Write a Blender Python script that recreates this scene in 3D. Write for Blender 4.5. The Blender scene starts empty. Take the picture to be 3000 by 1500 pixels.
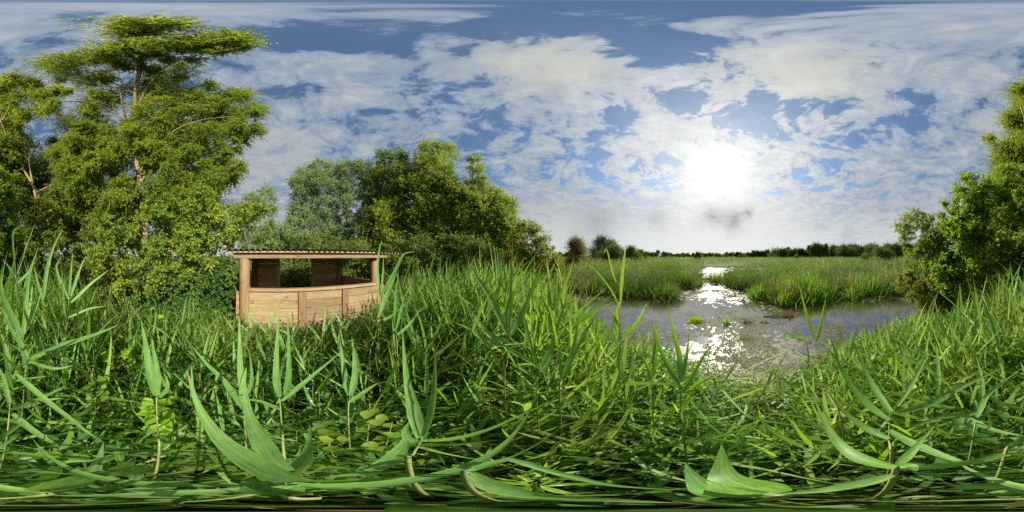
import bpy, math, random
import numpy as np
from mathutils import Vector, Matrix, noise as mnoise

random.seed(7)
rng = np.random.default_rng(7)
sc = bpy.context.scene
COL = sc.collection
PI = math.pi
R = math.radians

# ------------------------------------------------------------------ camera, sky, sun, exposure
H = 2.0                       # eye height above the ground (m)
WATER_Z = -0.25
SUN_AZ, SUN_EL = 71.5, 29.8

def azel(x, y):
    return R((x / 3000.0 - 0.5) * 360.0), R((750.0 - y) * 0.12)

def adir(x, y):
    a, e = azel(x, y)
    return Vector((math.sin(a) * math.cos(e), math.cos(a) * math.cos(e), math.sin(e)))

def P(x, y, d):               # a point at distance d from the eye, in the direction of the panorama's (x, y)
    return Vector((0, 0, H)) + adir(x, y) * d

def G(x, r, z=0.0):           # a ground point at horizontal distance r
    a = R((x / 3000.0 - 0.5) * 360.0)
    return Vector((math.sin(a) * r, math.cos(a) * r, z))

cam_d = bpy.data.cameras.new('camera')
cam_d.type = 'PANO'
try:
    cam_d.panorama_type = 'EQUIRECTANGULAR'
except Exception:
    cam_d.cycles.panorama_type = 'EQUIRECTANGULAR'
cam_d.clip_start = 0.02
cam_d.clip_end = 9000
cam = bpy.data.objects.new('camera', cam_d)
COL.objects.link(cam)
cam.location = (0, 0, H)
cam.rotation_euler = (R(90), 0, 0)
sc.camera = cam

sc.view_settings.view_transform = 'Standard'
sc.view_settings.look = 'None'
sc.view_settings.gamma = 1
sc.view_settings.use_curve_mapping = False
sc.view_settings.exposure = 0.68
try:
    sc.cycles.max_bounces = 7
    sc.cycles.diffuse_bounces = 2
    sc.cycles.glossy_bounces = 3
    sc.cycles.transmission_bounces = 4
    sc.cycles.sample_clamp_indirect = 6
    sc.cycles.sample_clamp_direct = 4
    sc.cycles.caustics_reflective = False
    sc.cycles.caustics_refractive = False
    sc.cycles.use_denoising = False
except Exception:
    pass

sa, se = R(SUN_AZ), R(SUN_EL)
SUN_DIR = Vector((math.sin(sa) * math.cos(se), math.cos(sa) * math.cos(se), math.sin(se)))
sun_d = bpy.data.lights.new('sun', 'SUN')
sun_d.energy = 5.0
sun_d.angle = R(0.6)
sun_d.color = (1.0, 0.93, 0.80)
sun = bpy.data.objects.new('sun', sun_d)
COL.objects.link(sun)
sun.rotation_euler = SUN_DIR.to_track_quat('Z', 'Y').to_euler()
sun.location = (0, 0, 30)


class NT:
    """a small helper for node trees"""
    def __init__(self, tree):
        self.t = tree
        self.n = tree.nodes
        self.l = tree.links

    def put(self, sock, v):
        if v is None:
            return
        if hasattr(v, 'is_output') or isinstance(v, bpy.types.NodeSocket):
            self.l.new(v, sock)
        else:
            if isinstance(v, (tuple, list)) and len(v) == 3 and sock.type == 'RGBA':
                v = (*v, 1)
            sock.default_value = v

    def node(self, typ, **kw):
        n = self.n.new(typ)
        for k, v in kw.items():
            setattr(n, k, v)
        return n

    def math(self, op, a, b=None, c=None, clamp=False):
        n = self.node('ShaderNodeMath', operation=op, use_clamp=clamp)
        self.put(n.inputs[0], a); self.put(n.inputs[1], b); self.put(n.inputs[2], c)
        return n.outputs[0]

    def vmath(self, op, a, b=None):
        n = self.node('ShaderNodeVectorMath', operation=op)
        self.put(n.inputs[0], a); self.put(n.inputs[1], b)
        return n.outputs['Value'] if op in ('DOT_PRODUCT', 'LENGTH') else n.outputs[0]

    def mix(self, f, a, b, blend='MIX'):
        n = self.node('ShaderNodeMix', data_type='RGBA', blend_type=blend)
        self.put(n.inputs[0], f); self.put(n.inputs[6], a); self.put(n.inputs[7], b)
        return n.outputs[2]

    def noise(self, vec, scale, detail=4, rough=0.5, dist=0.0):
        n = self.node('ShaderNodeTexNoise')
        self.put(n.inputs['Vector'], vec)
        n.inputs['Scale'].default_value = scale
        n.inputs['Detail'].default_value = detail
        n.inputs['Roughness'].default_value = rough
        n.inputs['Distortion'].default_value = dist
        return n.outputs[0]

    def smooth(self, v, a, b):
        n = self.node('ShaderNodeMapRange', interpolation_type='SMOOTHSTEP')
        self.put(n.inputs[0], v)
        n.inputs[1].default_value = a; n.inputs[2].default_value = b
        n.inputs[3].default_value = 0; n.inputs[4].default_value = 1
        return n.outputs[0]


def build_world():
    w = bpy.data.worlds.new('World')
    sc.world = w
    w.use_nodes = True
    N = NT(w.node_tree)
    N.n.clear()
    out = N.node('ShaderNodeOutputWorld')
    sky = N.node('ShaderNodeTexSky', sky_type='NISHITA')
    sky.sun_disc = False
    sky.sun_elevation = R(SUN_EL)
    sky.sun_rotation = R(SUN_AZ)
    sky.altitude = 30
    sky.air_density = 1.0
    sky.dust_density = 0.3
    sky.ozone_density = 1.2
    bg = N.node('ShaderNodeBackground')
    N.put(bg.inputs[0], N.mix(1.0, sky.outputs[0], (.74, .97, 1.10), 'MULTIPLY'))
    bg.inputs[1].default_value = SKY_STRENGTH

    tc = N.node('ShaderNodeTexCoord')
    d = N.vmath('NORMALIZE', tc.outputs['Generated'])
    sep = N.node('ShaderNodeSeparateXYZ'); N.put(sep.inputs[0], d)
    z = N.math('MAXIMUM', sep.outputs[2], 0.0)
    zz = N.math('ADD', z, 0.13)
    pl = N.node('ShaderNodeCombineXYZ')
    N.put(pl.inputs[0], N.math('DIVIDE', sep.outputs[0], zz))
    N.put(pl.inputs[1], N.math('DIVIDE', sep.outputs[1], zz))
    p = pl.outputs[0]

    dw = N.node('ShaderNodeTexNoise'); N.put(dw.inputs['Vector'], d)
    dw.inputs['Scale'].default_value = 9.0; dw.inputs['Detail'].default_value = 5; dw.inputs['Roughness'].default_value = .6
    dl = N.vmath('NORMALIZE', N.vmath('ADD', d, N.vmath('MULTIPLY', N.vmath('SUBTRACT', dw.outputs[1], (.5, .5, .5)), (.13, .13, .13))))

    def lobes(items):
        tot = None
        for (x, y, r, wgt) in items:
            v = adir(x, y)
            dt = N.vmath('DOT_PRODUCT', dl, tuple(v))
            k = 1.0 / (1.0 - math.cos(R(r)))
            e = N.math('EXPONENT', N.math('MULTIPLY', N.math('SUBTRACT', dt, 1.0), k))
            tot = N.math('MULTIPLY', e, wgt) if tot is None else N.math('MULTIPLY_ADD', e, wgt, tot)
        return tot

    gaps = lobes([
        (800, 112, 4, .7), (900, 105, 4.5, .9), (1010, 112, 4, .6), (1140, 150, 4, .45), (780, 258, 5, .55), (880, 262, 3, .45), (1208, 241, 3, .5),
        (1100, 326, 3.5, .9), (1030, 345, 2.5, .7), (1321, 276, 3.6, .5), (1265, 292, 2.4, .4), (1433, 318, 3, .6),
        (1385, 419, 3.6, .75), (1534, 411, 3.6, .75), (766, 377, 2, .5), (1573, 78, 4, .6), (1946, 124, 5, 1.0), (1880, 118, 3, .4), (2030, 128, 3.5, .4),
        (1908, 175, 3, .5), (1904, 260, 2.6, .45), (1810, 338, 3, .7), (1729, 404, 3.2, .65), (2005, 296, 4, .45),
        (2218, 330, 7, .5), (2276, 285, 5, .35), (2470, 405, 7, .6), (2354, 470, 7, .45), (1946, 462, 3, .55),
        (2100, 26, 2.2, .5), (2300, 42, 2.2, .5), (1700, 20, 2, .4), (2619, 130, 3.2, .5), (2694, 285, 3.6, .85), (2619, 268, 3, .4), (2640, 357, 5.5, .6),
        (2448, 312, 2.6, .45), (2700, 382, 4, .4), (1486, 494, 3, .5), (1580, 498, 3, .55), (1680, 455, 2.4, .6),
        (1731, 517, 3.4, .55), (1929, 529, 3, .5), (1739, 566, 2.6, .4), (1424, 517, 3, .5), (1630, 521, 2.6, .45),
        (250, 42, 2.2, .5)])
    solid = lobes([(720, 480, 13, .7), (880, 450, 8, .3), (1640, 190, 9, .45), (2350, 215, 8, .5), (2096, 489, 9, .3), (1600, 640, 14, .5),
                   (2150, 660, 16, .5), (2700, 600, 14, .3), (2900, 420, 10, .3), (1260, 180, 6, .3), (1960, 400, 6, .35), (1500, 2, 6, .05)])
    dark = lobes([(2085, 632, 3.4, .40), (2150, 645, 4.0, .45), (2195, 622, 2.2, .35), (1745, 655, 7, .26), (1921, 645, 4, .22),
                  (2480, 690, 3, .18), (2400, 665, 2, .15)])
    cream = lobes([(1640, 190, 10, 1.0), (2350, 220, 11, 1.0), (2050, 330, 9, .5), (2440, 350, 3, .5)])
    sdot = N.vmath('DOT_PRODUCT', d, tuple(SUN_DIR))
    sun_wide = N.math('EXPONENT', N.math('MULTIPLY', N.math('SUBTRACT', sdot, 1.0), 5.0))
    sun_mid = N.math('EXPONENT', N.math('MULTIPLY', N.math('SUBTRACT', sdot, 1.0), 46.0))
    sun_core = N.math('EXPONENT', N.math('MULTIPLY', N.math('SUBTRACT', sdot, 1.0), 300.0))

    warp = N.node('ShaderNodeTexNoise'); N.put(warp.inputs['Vector'], p)
    warp.inputs['Scale'].default_value = 2.4; warp.inputs['Detail'].default_value = 3
    wv = N.vmath('MULTIPLY', N.vmath('SUBTRACT', warp.outputs[1], (.5, .5, .5)), (.34, .34, .34))
    pw = N.vmath('ADD', p, wv)
    big = N.noise(pw, 1.3, 3, .5)
    mid = N.noise(pw, 5.2, 8, .64)
    fine = N.noise(pw, 19.0, 6, .66)
    vor = N.node('ShaderNodeTexVoronoi', feature='SMOOTH_F1')
    N.put(vor.inputs['Vector'], N.vmath('ADD', pw, N.vmath('MULTIPLY', wv, (.6, .6, .6))))
    vor.inputs['Scale'].default_value = 6.0
    vor.inputs['Smoothness'].default_value = .4
    cell = N.math('SUBTRACT', .62, vor.outputs['Distance'])
    n = N.math('MULTIPLY', N.math('SUBTRACT', big, .5), .9)
    n = N.math('MULTIPLY_ADD', N.math('SUBTRACT', mid, .5), 1.75, n)
    far_soft = N.smooth(sep.outputs[2], .04, .40)
    n = N.math('MULTIPLY_ADD', N.math('MULTIPLY', N.math('SUBTRACT', fine, .5), far_soft), 1.15, n)
    n = N.math('MULTIPLY_ADD', cell, .62, n)
    n = N.math('ADD', n, .22)
    n = N.math('SUBTRACT', n, N.math('MULTIPLY', gaps, .62))
    n = N.math('ADD', n, N.math('MULTIPLY', solid, .8))
    low = N.smooth(sep.outputs[2], .42, .12)
    n = N.math('MULTIPLY_ADD', low, .45, n)
    cov = N.smooth(n, -.05, .26)
    cov = N.math('MULTIPLY_ADD', cov, .82, .16)

    # cloud colour: thin sheets are bluish, thick ones creamy; bright towards the sun by forward scattering
    thick = N.smooth(n, .05, 1.0)
    relief = N.math('MULTIPLY_ADD', N.math('MULTIPLY', N.math('SUBTRACT', mid, .5), N.math('MULTIPLY_ADD', far_soft, .75, .25)), .60, N.math('MULTIPLY', N.math('MULTIPLY', N.math('SUBTRACT', fine, .5), far_soft), .40))
    relief = N.math('MULTIPLY', relief, N.math('SUBTRACT', 1.0, N.math('MULTIPLY', solid, 1.1, clamp=True)))
    base = N.mix(thick, (.30, .40, .56), (.52, .555, .575))
    base = N.mix(N.math('MULTIPLY', cream, .75, clamp=True), base, (.70, .70, .585))
    base = N.mix(N.math('MULTIPLY', sun_wide, .85, clamp=True), base, (1.20, 1.20, 1.16))
    low_sheet = N.math('MULTIPLY', N.smooth(sep.outputs[2], .34, .02), N.math('MULTIPLY_ADD', sun_wide, .9, .55))
    base = N.mix(N.math('MULTIPLY', low_sheet, .75, clamp=True), base, (1.02, 1.03, .99))
    br = N.math('ADD', 1.0, relief)
    br = N.math('MULTIPLY', br, N.math('SUBTRACT', 1.0, N.math('MULTIPLY', dark, N.math('MULTIPLY_ADD', N.math('SUBTRACT', mid, .5), 2.4, 1.0)), clamp=True))
    hv = N.node('ShaderNodeMix', data_type='VECTOR')
    col = N.vmath('MULTIPLY', base, N.vmath('MULTIPLY', (1, 1, 1), N.node('ShaderNodeCombineXYZ').outputs[0]))
    cmb = N.node('ShaderNodeCombineXYZ')
    for i in range(3):
        N.put(cmb.inputs[i], br)
    col = N.vmath('MULTIPLY', base, cmb.outputs[0])
    glow = N.math('MULTIPLY_ADD', sun_core, 1.5, N.math('MULTIPLY', sun_mid, .20))
    gl = N.node('ShaderNodeCombineXYZ')
    N.put(gl.inputs[0], glow); N.put(gl.inputs[1], N.math('MULTIPLY', glow, .97)); N.put(gl.inputs[2], N.math('MULTIPLY', glow, .90))
    col = N.vmath('ADD', col, gl.outputs[0])
    cbg = N.node('ShaderNodeBackground')
    N.put(cbg.inputs[0], col)
    cbg.inputs[1].default_value = CLOUD_STRENGTH
    # the veil around the sun covers the gaps too
    cov2 = N.math('MAXIMUM', cov, N.math('MULTIPLY', sun_mid, .7, clamp=True))
    cov2 = N.math('MAXIMUM', cov2, N.math('MULTIPLY', sun_wide, .58))
    mx = N.node('ShaderNodeMixShader')
    N.put(mx.inputs[0], cov2)
    N.l.new(bg.outputs[0], mx.inputs[1]); N.l.new(cbg.outputs[0], mx.inputs[2])
    N.l.new(mx.outputs[0], out.inputs[0])
    try:
        w.cycles.sampling_method = 'MANUAL'
        w.cycles.sample_map_resolution = 1024
    except Exception:
        pass

SKY_STRENGTH = 0.082
CLOUD_STRENGTH = 0.53
build_world()

# ------------------------------------------------------------------ tags, mesh helpers
def tag(o, label=None, cat=None, group=None, kind=None):
    if label: o['label'] = label
    if cat: o['category'] = cat
    if group: o['group'] = group
    if kind: o['kind'] = kind
    return o

def empty(name, loc=(0, 0, 0), rz=0.0):
    o = bpy.data.objects.new(name, None)
    o.empty_display_size = .1
    COL.objects.link(o)
    o.location = loc
    o.rotation_euler = (0, 0, rz)
    return o

def mesh_np(name, V, F, mats, smooth=False, uv=None):
    V = np.asarray(V, dtype=np.float32).reshape(-1, 3)
    F = np.asarray(F, dtype=np.int32)
    k = F.shape[1]
    me = bpy.data.meshes.new(name)
    me.vertices.add(len(V)); me.vertices.foreach_set('co', V.ravel())
    me.loops.add(F.size); me.loops.foreach_set('vertex_index', F.ravel())
    me.polygons.add(len(F))
    me.polygons.foreach_set('loop_start', np.arange(0, F.size, k, dtype=np.int32))
    try:
        me.polygons.foreach_set('loop_total', np.full(len(F), k, dtype=np.int32))
    except Exception:
        pass
    for m in (mats if isinstance(mats, (list, tuple)) else [mats]):
        me.materials.append(m)
    if uv is not None:
        lay = me.uv_layers.new(name='UVMap')
        lay.data.foreach_set('uv', np.asarray(uv, dtype=np.float32)[F.ravel()].ravel())
    me.polygons.foreach_set('use_smooth', np.full(len(F), bool(smooth)))
    me.update(calc_edges=True)
    return me

def obj(name, me, parent=None, loc=None, rot=None, scale=None):
    o = bpy.data.objects.new(name, me)
    COL.objects.link(o)
    if parent is not None:
        o.parent = parent
    if loc is not None: o.location = loc
    if rot is not None: o.rotation_euler = rot
    if scale is not None: o.scale = scale if hasattr(scale, '__len__') else (scale,) * 3
    return o

class Acc:
    """collects quads"""
    def __init__(self):
        self.V = []; self.F = []; self.n = 0
    def add(self, V, F):
        V = np.asarray(V, dtype=np.float32).reshape(-1, 3); F = np.asarray(F, dtype=np.int32)
        self.V.append(V); self.F.append(F + self.n); self.n += len(V)
    def mesh(self, name, mats, smooth=False):
        return mesh_np(name, np.concatenate(self.V), np.concatenate(self.F), mats, smooth)

def nrm(a):
    return a / np.maximum(np.linalg.norm(a, axis=-1, keepdims=True), 1e-9)

def rand_dirs(n):
    return nrm(rng.normal(size=(n, 3)))

def strips(base, dirs, L, W, droop, segs=4, prof='reed', fold=0.0, roll=None, curl=None):
    """N ribbons at once: quads along a drooping axis; fold > 0 gives each a keel (three vertices across)"""
    base = np.asarray(base, float); dirs = nrm(np.asarray(dirs, float))
    n = len(base)
    L = np.broadcast_to(np.asarray(L, float), (n,)); W = np.broadcast_to(np.asarray(W, float), (n,)); droop = np.broadcast_to(np.asarray(droop, float), (n,))
    up = np.tile([0., 0., 1.], (n, 1))
    side = np.cross(dirs, up)
    bad = np.linalg.norm(side, axis=1) < .05
    side[bad] = rand_dirs(int(bad.sum())) * [1, 1, 0]
    side = nrm(side)
    nor = nrm(np.cross(side, dirs))
    if roll is not None:
        c, s = np.cos(roll)[:, None], np.sin(roll)[:, None]
        side, nor = side * c + nor * s, nor * c - side * s
    s = np.linspace(0, 1, segs + 1)
    if prof == 'reed':
        w = np.minimum(1, .45 + s / .22 * .55) * (1 - s) ** .75
    elif prof == 'grass':
        w = (1 - s) ** .6
    elif prof == 'ovate':
        w = np.sin(np.clip(s, 0, 1) ** .75 * PI) + .03
    else:
        w = np.ones_like(s)
    w = np.maximum(w, .012)
    cen = base[:, None, :] + dirs[:, None, :] * (L[:, None] * s)[:, :, None]
    cen[:, :, 2] -= (droop[:, None] * L[:, None]) * s[None] ** 2
    hor = nrm(dirs * [1, 1, 0] + 1e-6)
    if curl is not None:
        cen += side[:, None, :] * ((np.asarray(curl) * L)[:, None] * s[None] ** 2)[:, :, None]
    hw = .5 * W[:, None] * w[None]
    lef = cen - side[:, None, :] * hw[:, :, None]
    rig = cen + side[:, None, :] * hw[:, :, None]
    if fold > 0:
        mid = cen - nor[:, None, :] * (hw * fold)[:, :, None]
        V = np.stack([lef, mid, rig], axis=2).reshape(n, -1, 3)
        q = []
        for i in range(segs):
            a = 3 * i
            q += [[a, a + 1, a + 4, a + 3], [a + 1, a + 2, a + 5, a + 4]]
        per = 3 * (segs + 1)
    else:
        V = np.stack([lef, rig], axis=2).reshape(n, -1, 3)
        q = [[2 * i, 2 * i + 1, 2 * i + 3, 2 * i + 2] for i in range(segs)]
        per = 2 * (segs + 1)
    q = np.array(q)
    F = (q[None] + (np.arange(n) * per)[:, None, None]).reshape(-1, 4)
    return V.reshape(-1, 3), F

def diamonds(pos, axis, L, W, nor=None):
    """N leaf-shaped quads with a slight fold"""
    n = len(pos)
    axis = nrm(axis)
    if nor is None:
        nor = rand_dirs(n)
    side = nrm(np.cross(axis, nor))
    up = np.cross(side, axis)
    L = np.broadcast_to(L, (n,))[:, None]; W = np.broadcast_to(W, (n,))[:, None]
    a = pos
    b = pos + axis * L * .42 + side * W * .5 + up * W * .18
    c = pos + axis * L
    d = pos + axis * L * .42 - side * W * .5 + up * W * .18
    V = np.stack([a, b, c, d], axis=1).reshape(-1, 3)
    F = np.arange(4 * n).reshape(n, 4)
    return V, F

def tube(pts, rad, sides=6):
    pts = np.asarray(pts, float); n = len(pts)
    rad = np.broadcast_to(np.asarray(rad, float), (n,))
    t = np.gradient(pts, axis=0); t = nrm(t)
    ref = np.array([0.31, .17, .93]) if abs(t[0, 2]) < .9 else np.array([1., .2, .1])
    u = nrm(np.cross(t, ref)); v = np.cross(t, u)
    ang = np.arange(sides) / sides * 2 * PI
    V = pts[:, None] + (u[:, None] * np.cos(ang)[None, :, None] + v[:, None] * np.sin(ang)[None, :, None]) * rad[:, None, None]
    F = []
    for i in range(n - 1):
        for j in range(sides):
            k = (j + 1) % sides
            F.append([i * sides + j, i * sides + k, (i + 1) * sides + k, (i + 1) * sides + j])
    return V.reshape(-1, 3), np.array(F)

def spline(ctrl, n):
    """Catmull-Rom through the control points"""
    c = np.asarray(ctrl, float)
    if len(c) == 2:
        t = np.linspace(0, 1, n)[:, None]
        return c[0] * (1 - t) + c[1] * t
    e = np.vstack([2 * c[0] - c[1], c, 2 * c[-1] - c[-2]])
    out = []
    for t in np.linspace(0, len(c) - 1 - 1e-6, n):
        i = int(t); f = t - i
        p0, p1, p2, p3 = e[i:i + 4]
        out.append(.5 * ((2 * p1) + (-p0 + p2) * f + (2 * p0 - 5 * p1 + 4 * p2 - p3) * f ** 2 + (-p0 + 3 * p1 - 3 * p2 + p3) * f ** 3))
    return np.array(out)

def box_mesh(name, x0, x1, y0, y1, z0, z1, mat, bev=0.004, nx=1):
    """a plank: a box with chamfered long edges, longest along x"""
    ys = [(y0 + bev, z0), (y1 - bev, z0), (y1, z0 + bev), (y1, z1 - bev), (y1 - bev, z1), (y0 + bev, z1), (y0, z1 - bev), (y0, z0 + bev)]
    V = []; F = []
    for x in (x0, x1):
        for (y, z) in ys:
            V.append((x, y, z))
    for j in range(8):
        k = (j + 1) % 8
        F.append([j, k, 8 + k, 8 + j][::-1])
    F += [[0, 1, 2, 7], [7, 2, 3, 6], [6, 3, 4, 5], [15, 10, 9, 8], [14, 11, 10, 15], [13, 12, 11, 14]]
    return mesh_np(name, V, F, mat)

# ------------------------------------------------------------------ materials
def new_mat(name):
    m = bpy.data.materials.new(name)
    m.use_nodes = True
    N = NT(m.node_tree)
    N.n.clear()
    out = N.node('ShaderNodeOutputMaterial')
    return m, N, out

def leaf_mat(name, c1, c2, trans=(.30, .42, .04), tamt=.35, rough=.45, spec=.4, patch=None, patch_scale=.6, veins=False):
    m, N, out = new_mat(name)
    geo = N.node('ShaderNodeNewGeometry')
    oi = N.node('ShaderNodeObjectInfo')
    rnd = N.math('FRACT', N.math('ADD', geo.outputs['Random Per Island'], oi.outputs['Random']))
    col = N.mix(rnd, c1, c2)
    tcol = N.mix(rnd, trans, tuple(.5 * (a + b * 2.2) for a, b in zip(trans, c2)))
    if patch is not None:
        f = N.smooth(N.noise(geo.outputs['Position'], patch_scale, 3, .55), .42, .68)
        col = N.mix(f, col, N.mix(rnd, tuple(x * .75 for x in patch), patch))
        tcol = N.mix(f, tcol, tuple(min(1, x * 2.4) for x in patch))
    if veins:
        uv = N.node('ShaderNodeUVMap')
        mp = N.node('ShaderNodeMapping'); N.put(mp.inputs[0], uv.outputs[0]); mp.inputs['Scale'].default_value = (9, 2.2, 1)
        fn = N.noise(mp.outputs[0], 1.6, 4, .6)
        mp2 = N.node('ShaderNodeMapping'); N.put(mp2.inputs[0], uv.outputs[0]); mp2.inputs['Scale'].default_value = (1.5, 6.5, 1)
        blot = N.noise(mp2.outputs[0], 1.3, 4, .6)
        f = N.math('MULTIPLY_ADD', N.math('SUBTRACT', fn, .5), 1.7, N.math('MULTIPLY_ADD', N.math('SUBTRACT', blot, .5), .9, 1.0))
        cv = N.node('ShaderNodeCombineXYZ')
        N.put(cv.inputs[0], N.math('MULTIPLY_ADD', blot, .5, N.math('SUBTRACT', f, .25))); N.put(cv.inputs[1], f); N.put(cv.inputs[2], f)
        col = N.vmath('MULTIPLY', col, cv.outputs[0])
        tcol = N.vmath('MULTIPLY', tcol, cv.outputs[0])
        su = N.node('ShaderNodeSeparateXYZ'); N.put(su.inputs[0], uv.outputs[0])
        reach = N.math('MULTIPLY_ADD', N.math('FRACT', N.math('MULTIPLY', rnd, 7.31)), .7, .80)
        tip = N.smooth(N.math('ADD', N.math('SUBTRACT', su.outputs[1], reach), N.math('MULTIPLY', N.math('SUBTRACT', blot, .5), .35)), -.02, .14)
        spot = N.smooth(N.noise(mp2.outputs[0], 6.0, 3, .7), .70, .78)
        dry = N.math('MAXIMUM', tip, N.math('MULTIPLY', spot, .7))
        mid_rib = N.smooth(N.math('ABSOLUTE', N.math('SUBTRACT', N.math('FRACT', su.outputs[0]), .5)), .07, .02)
        col = N.mix(N.math('MULTIPLY', mid_rib, .45), col, (.30, .42, .18))
        col = N.mix(dry, col, (.34, .25, .11))
        tcol = N.mix(dry, tcol, (.38, .26, .08))
    pb = N.node('ShaderNodeBsdfPrincipled')
    N.put(pb.inputs['Base Color'], col)
    pb.inputs['Roughness'].default_value = rough
    pb.inputs['Specular IOR Level'].default_value = spec
    tr = N.node('ShaderNodeBsdfTranslucent')
    N.put(tr.inputs[0], tcol)
    mx = N.node('ShaderNodeMixShader')
    mx.inputs[0].default_value = tamt
    N.l.new(pb.outputs[0], mx.inputs[1]); N.l.new(tr.outputs[0], mx.inputs[2])
    N.l.new(mx.outputs[0], out.inputs[0])
    return m

def plain_mat(name, c1, c2, scale=8, rough=.8, stretch=(1, 1, 1), bump=.2, spec=.3):
    m, N, out = new_mat(name)
    tc = N.node('ShaderNodeTexCoord')
    mp = N.node('ShaderNodeMapping'); N.put(mp.inputs[0], tc.outputs['Object'])
    mp.inputs['Scale'].default_value = stretch
    f = N.noise(mp.outputs[0], scale, 6, .6)
    col = N.mix(N.smooth(f, .3, .7), c1, c2)
    pb = N.node('ShaderNodeBsdfPrincipled')
    N.put(pb.inputs['Base Color'], col)
    pb.inputs['Roughness'].default_value = rough
    pb.inputs['Specular IOR Level'].default_value = spec
    bp = N.node('ShaderNodeBump'); bp.inputs['Strength'].default_value = bump; bp.inputs['Distance'].default_value = .02
    N.put(bp.inputs['Height'], f); N.l.new(bp.outputs[0], pb.inputs['Normal'])
    N.l.new(pb.outputs[0], out.inputs[0])
    return m

def wood_mat(name, c1, c2, ring=(.30, .15, .07), rough=.7):
    m, N, out = new_mat(name)
    tc = N.node('ShaderNodeTexCoord'); oi = N.node('ShaderNodeObjectInfo')
    off = N.node('ShaderNodeCombineXYZ')
    N.put(off.inputs[0], N.math('MULTIPLY', oi.outputs['Random'], 37.0)); N.put(off.inputs[2], N.math('MULTIPLY', oi.outputs['Random'], 11.0))
    v = N.vmath('ADD', tc.outputs['Object'], off.outputs[0])
    mp = N.node('ShaderNodeMapping'); N.put(mp.inputs[0], v); mp.inputs['Scale'].default_value = (1.1, 9, 9)
    g1 = N.noise(mp.outputs[0], 2.2, 5, .6, .6)
    mp2 = N.node('ShaderNodeMapping'); N.put(mp2.inputs[0], v); mp2.inputs['Scale'].default_value = (1.2, 26, 26)
    g2 = N.noise(mp2.outputs[0], 2.0, 3, .6)
    col = N.mix(N.smooth(g1, .3, .7), c1, c2)
    col = N.mix(N.math('MULTIPLY', N.smooth(g2, .5, .8), .35), col, ring)
    vo = N.node('ShaderNodeTexVoronoi')
    mp3 = N.node('ShaderNodeMapping'); N.put(mp3.inputs[0], v); mp3.inputs['Scale'].default_value = (2.6, 6, 6)
    N.put(vo.inputs['Vector'], mp3.outputs[0]); vo.inputs['Scale'].default_value = 1.0
    knot = N.smooth(vo.outputs['Distance'], .20, .08)
    col = N.mix(N.math('MULTIPLY', knot, .75), col, (.16, .075, .03))
    tint = N.math('MULTIPLY_ADD', oi.outputs['Random'], .50, .72)
    cmb = N.node('ShaderNodeCombineXYZ')
    for i in range(3): N.put(cmb.inputs[i], tint)
    col = N.vmath('MULTIPLY', col, cmb.outputs[0])
    pb = N.node('ShaderNodeBsdfPrincipled')
    N.put(pb.inputs['Base Color'], col); pb.inputs['Roughness'].default_value = rough
    pb.inputs['Specular IOR Level'].default_value = .25
    bp = N.node('ShaderNodeBump'); bp.inputs['Strength'].default_value = .25; bp.inputs['Distance'].default_value = .004
    N.put(bp.inputs['Height'], g2); N.l.new(bp.outputs[0], pb.inputs['Normal'])
    N.l.new(pb.outputs[0], out.inputs[0])
    return m

M = {}
M['reed'] = leaf_mat('reed_leaf', (.115, .265, .055), (.225, .395, .105), trans=(.34, .56, .03), tamt=.34, rough=.55, spec=.28, veins=True)
M['reed_mass'] = leaf_mat('dense_reed_leaf', (.060, .165, .030), (.195, .335, .070), trans=(.32, .54, .025), tamt=.38, rough=.55, spec=.28, patch=(.21, .30, .05), patch_scale=1.1, veins=True)
M['reed_far'] = leaf_mat('reed_bed_leaf', (.036, .092, .016), (.085, .165, .032), trans=(.13, .24, .018), tamt=.38, rough=.55, spec=.25, patch=(.20, .225, .05), patch_scale=.40)
M['reed_mid'] = leaf_mat('bank_reed_leaf', (.06, .20, .018), (.14, .31, .035), trans=(.26, .54, .02), tamt=.45, rough=.5, spec=.3, patch=(.22, .28, .04), patch_scale=.7)
M['reed_fresh'] = leaf_mat('fresh_reed_leaf', (.11, .26, .03), (.18, .34, .05), trans=(.34, .60, .02), tamt=.5, rough=.45, veins=True)
M['reed_dry'] = leaf_mat('dead_reed', (.22, .15, .075), (.36, .27, .14), trans=(.30, .20, .08), tamt=.2, rough=.7, spec=.2)
M['reed_stem'] = plain_mat('reed_stem', (.13, .20, .06), (.28, .29, .10), 14, .5, (1, 1, .3))
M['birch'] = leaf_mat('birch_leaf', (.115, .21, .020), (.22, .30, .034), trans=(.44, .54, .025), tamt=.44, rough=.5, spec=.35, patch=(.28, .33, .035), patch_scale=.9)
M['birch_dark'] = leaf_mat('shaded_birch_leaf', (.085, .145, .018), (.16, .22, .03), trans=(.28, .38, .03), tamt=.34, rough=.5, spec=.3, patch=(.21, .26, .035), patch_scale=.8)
M['hazel'] = leaf_mat('shrub_leaf', (.115, .21, .022), (.22, .32, .04), trans=(.38, .52, .03), tamt=.36, rough=.48, spec=.35, patch=(.29, .36, .04), patch_scale=1.2)
M['willow_grey'] = leaf_mat('grey_willow_leaf', (.16, .26, .085), (.33, .43, .19), trans=(.32, .44, .09), tamt=.32, rough=.42)
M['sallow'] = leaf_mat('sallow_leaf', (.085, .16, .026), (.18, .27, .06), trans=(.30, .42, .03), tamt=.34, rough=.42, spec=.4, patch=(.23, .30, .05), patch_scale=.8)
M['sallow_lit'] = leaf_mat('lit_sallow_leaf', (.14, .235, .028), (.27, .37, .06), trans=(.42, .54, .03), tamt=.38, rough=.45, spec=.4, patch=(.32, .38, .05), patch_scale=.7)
M['yellow_bush'] = leaf_mat('yellowing_leaf', (.15, .18, .022), (.25, .26, .04), trans=(.52, .50, .03), tamt=.42, rough=.45, patch=(.13, .20, .025), patch_scale=1.4)
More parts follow.
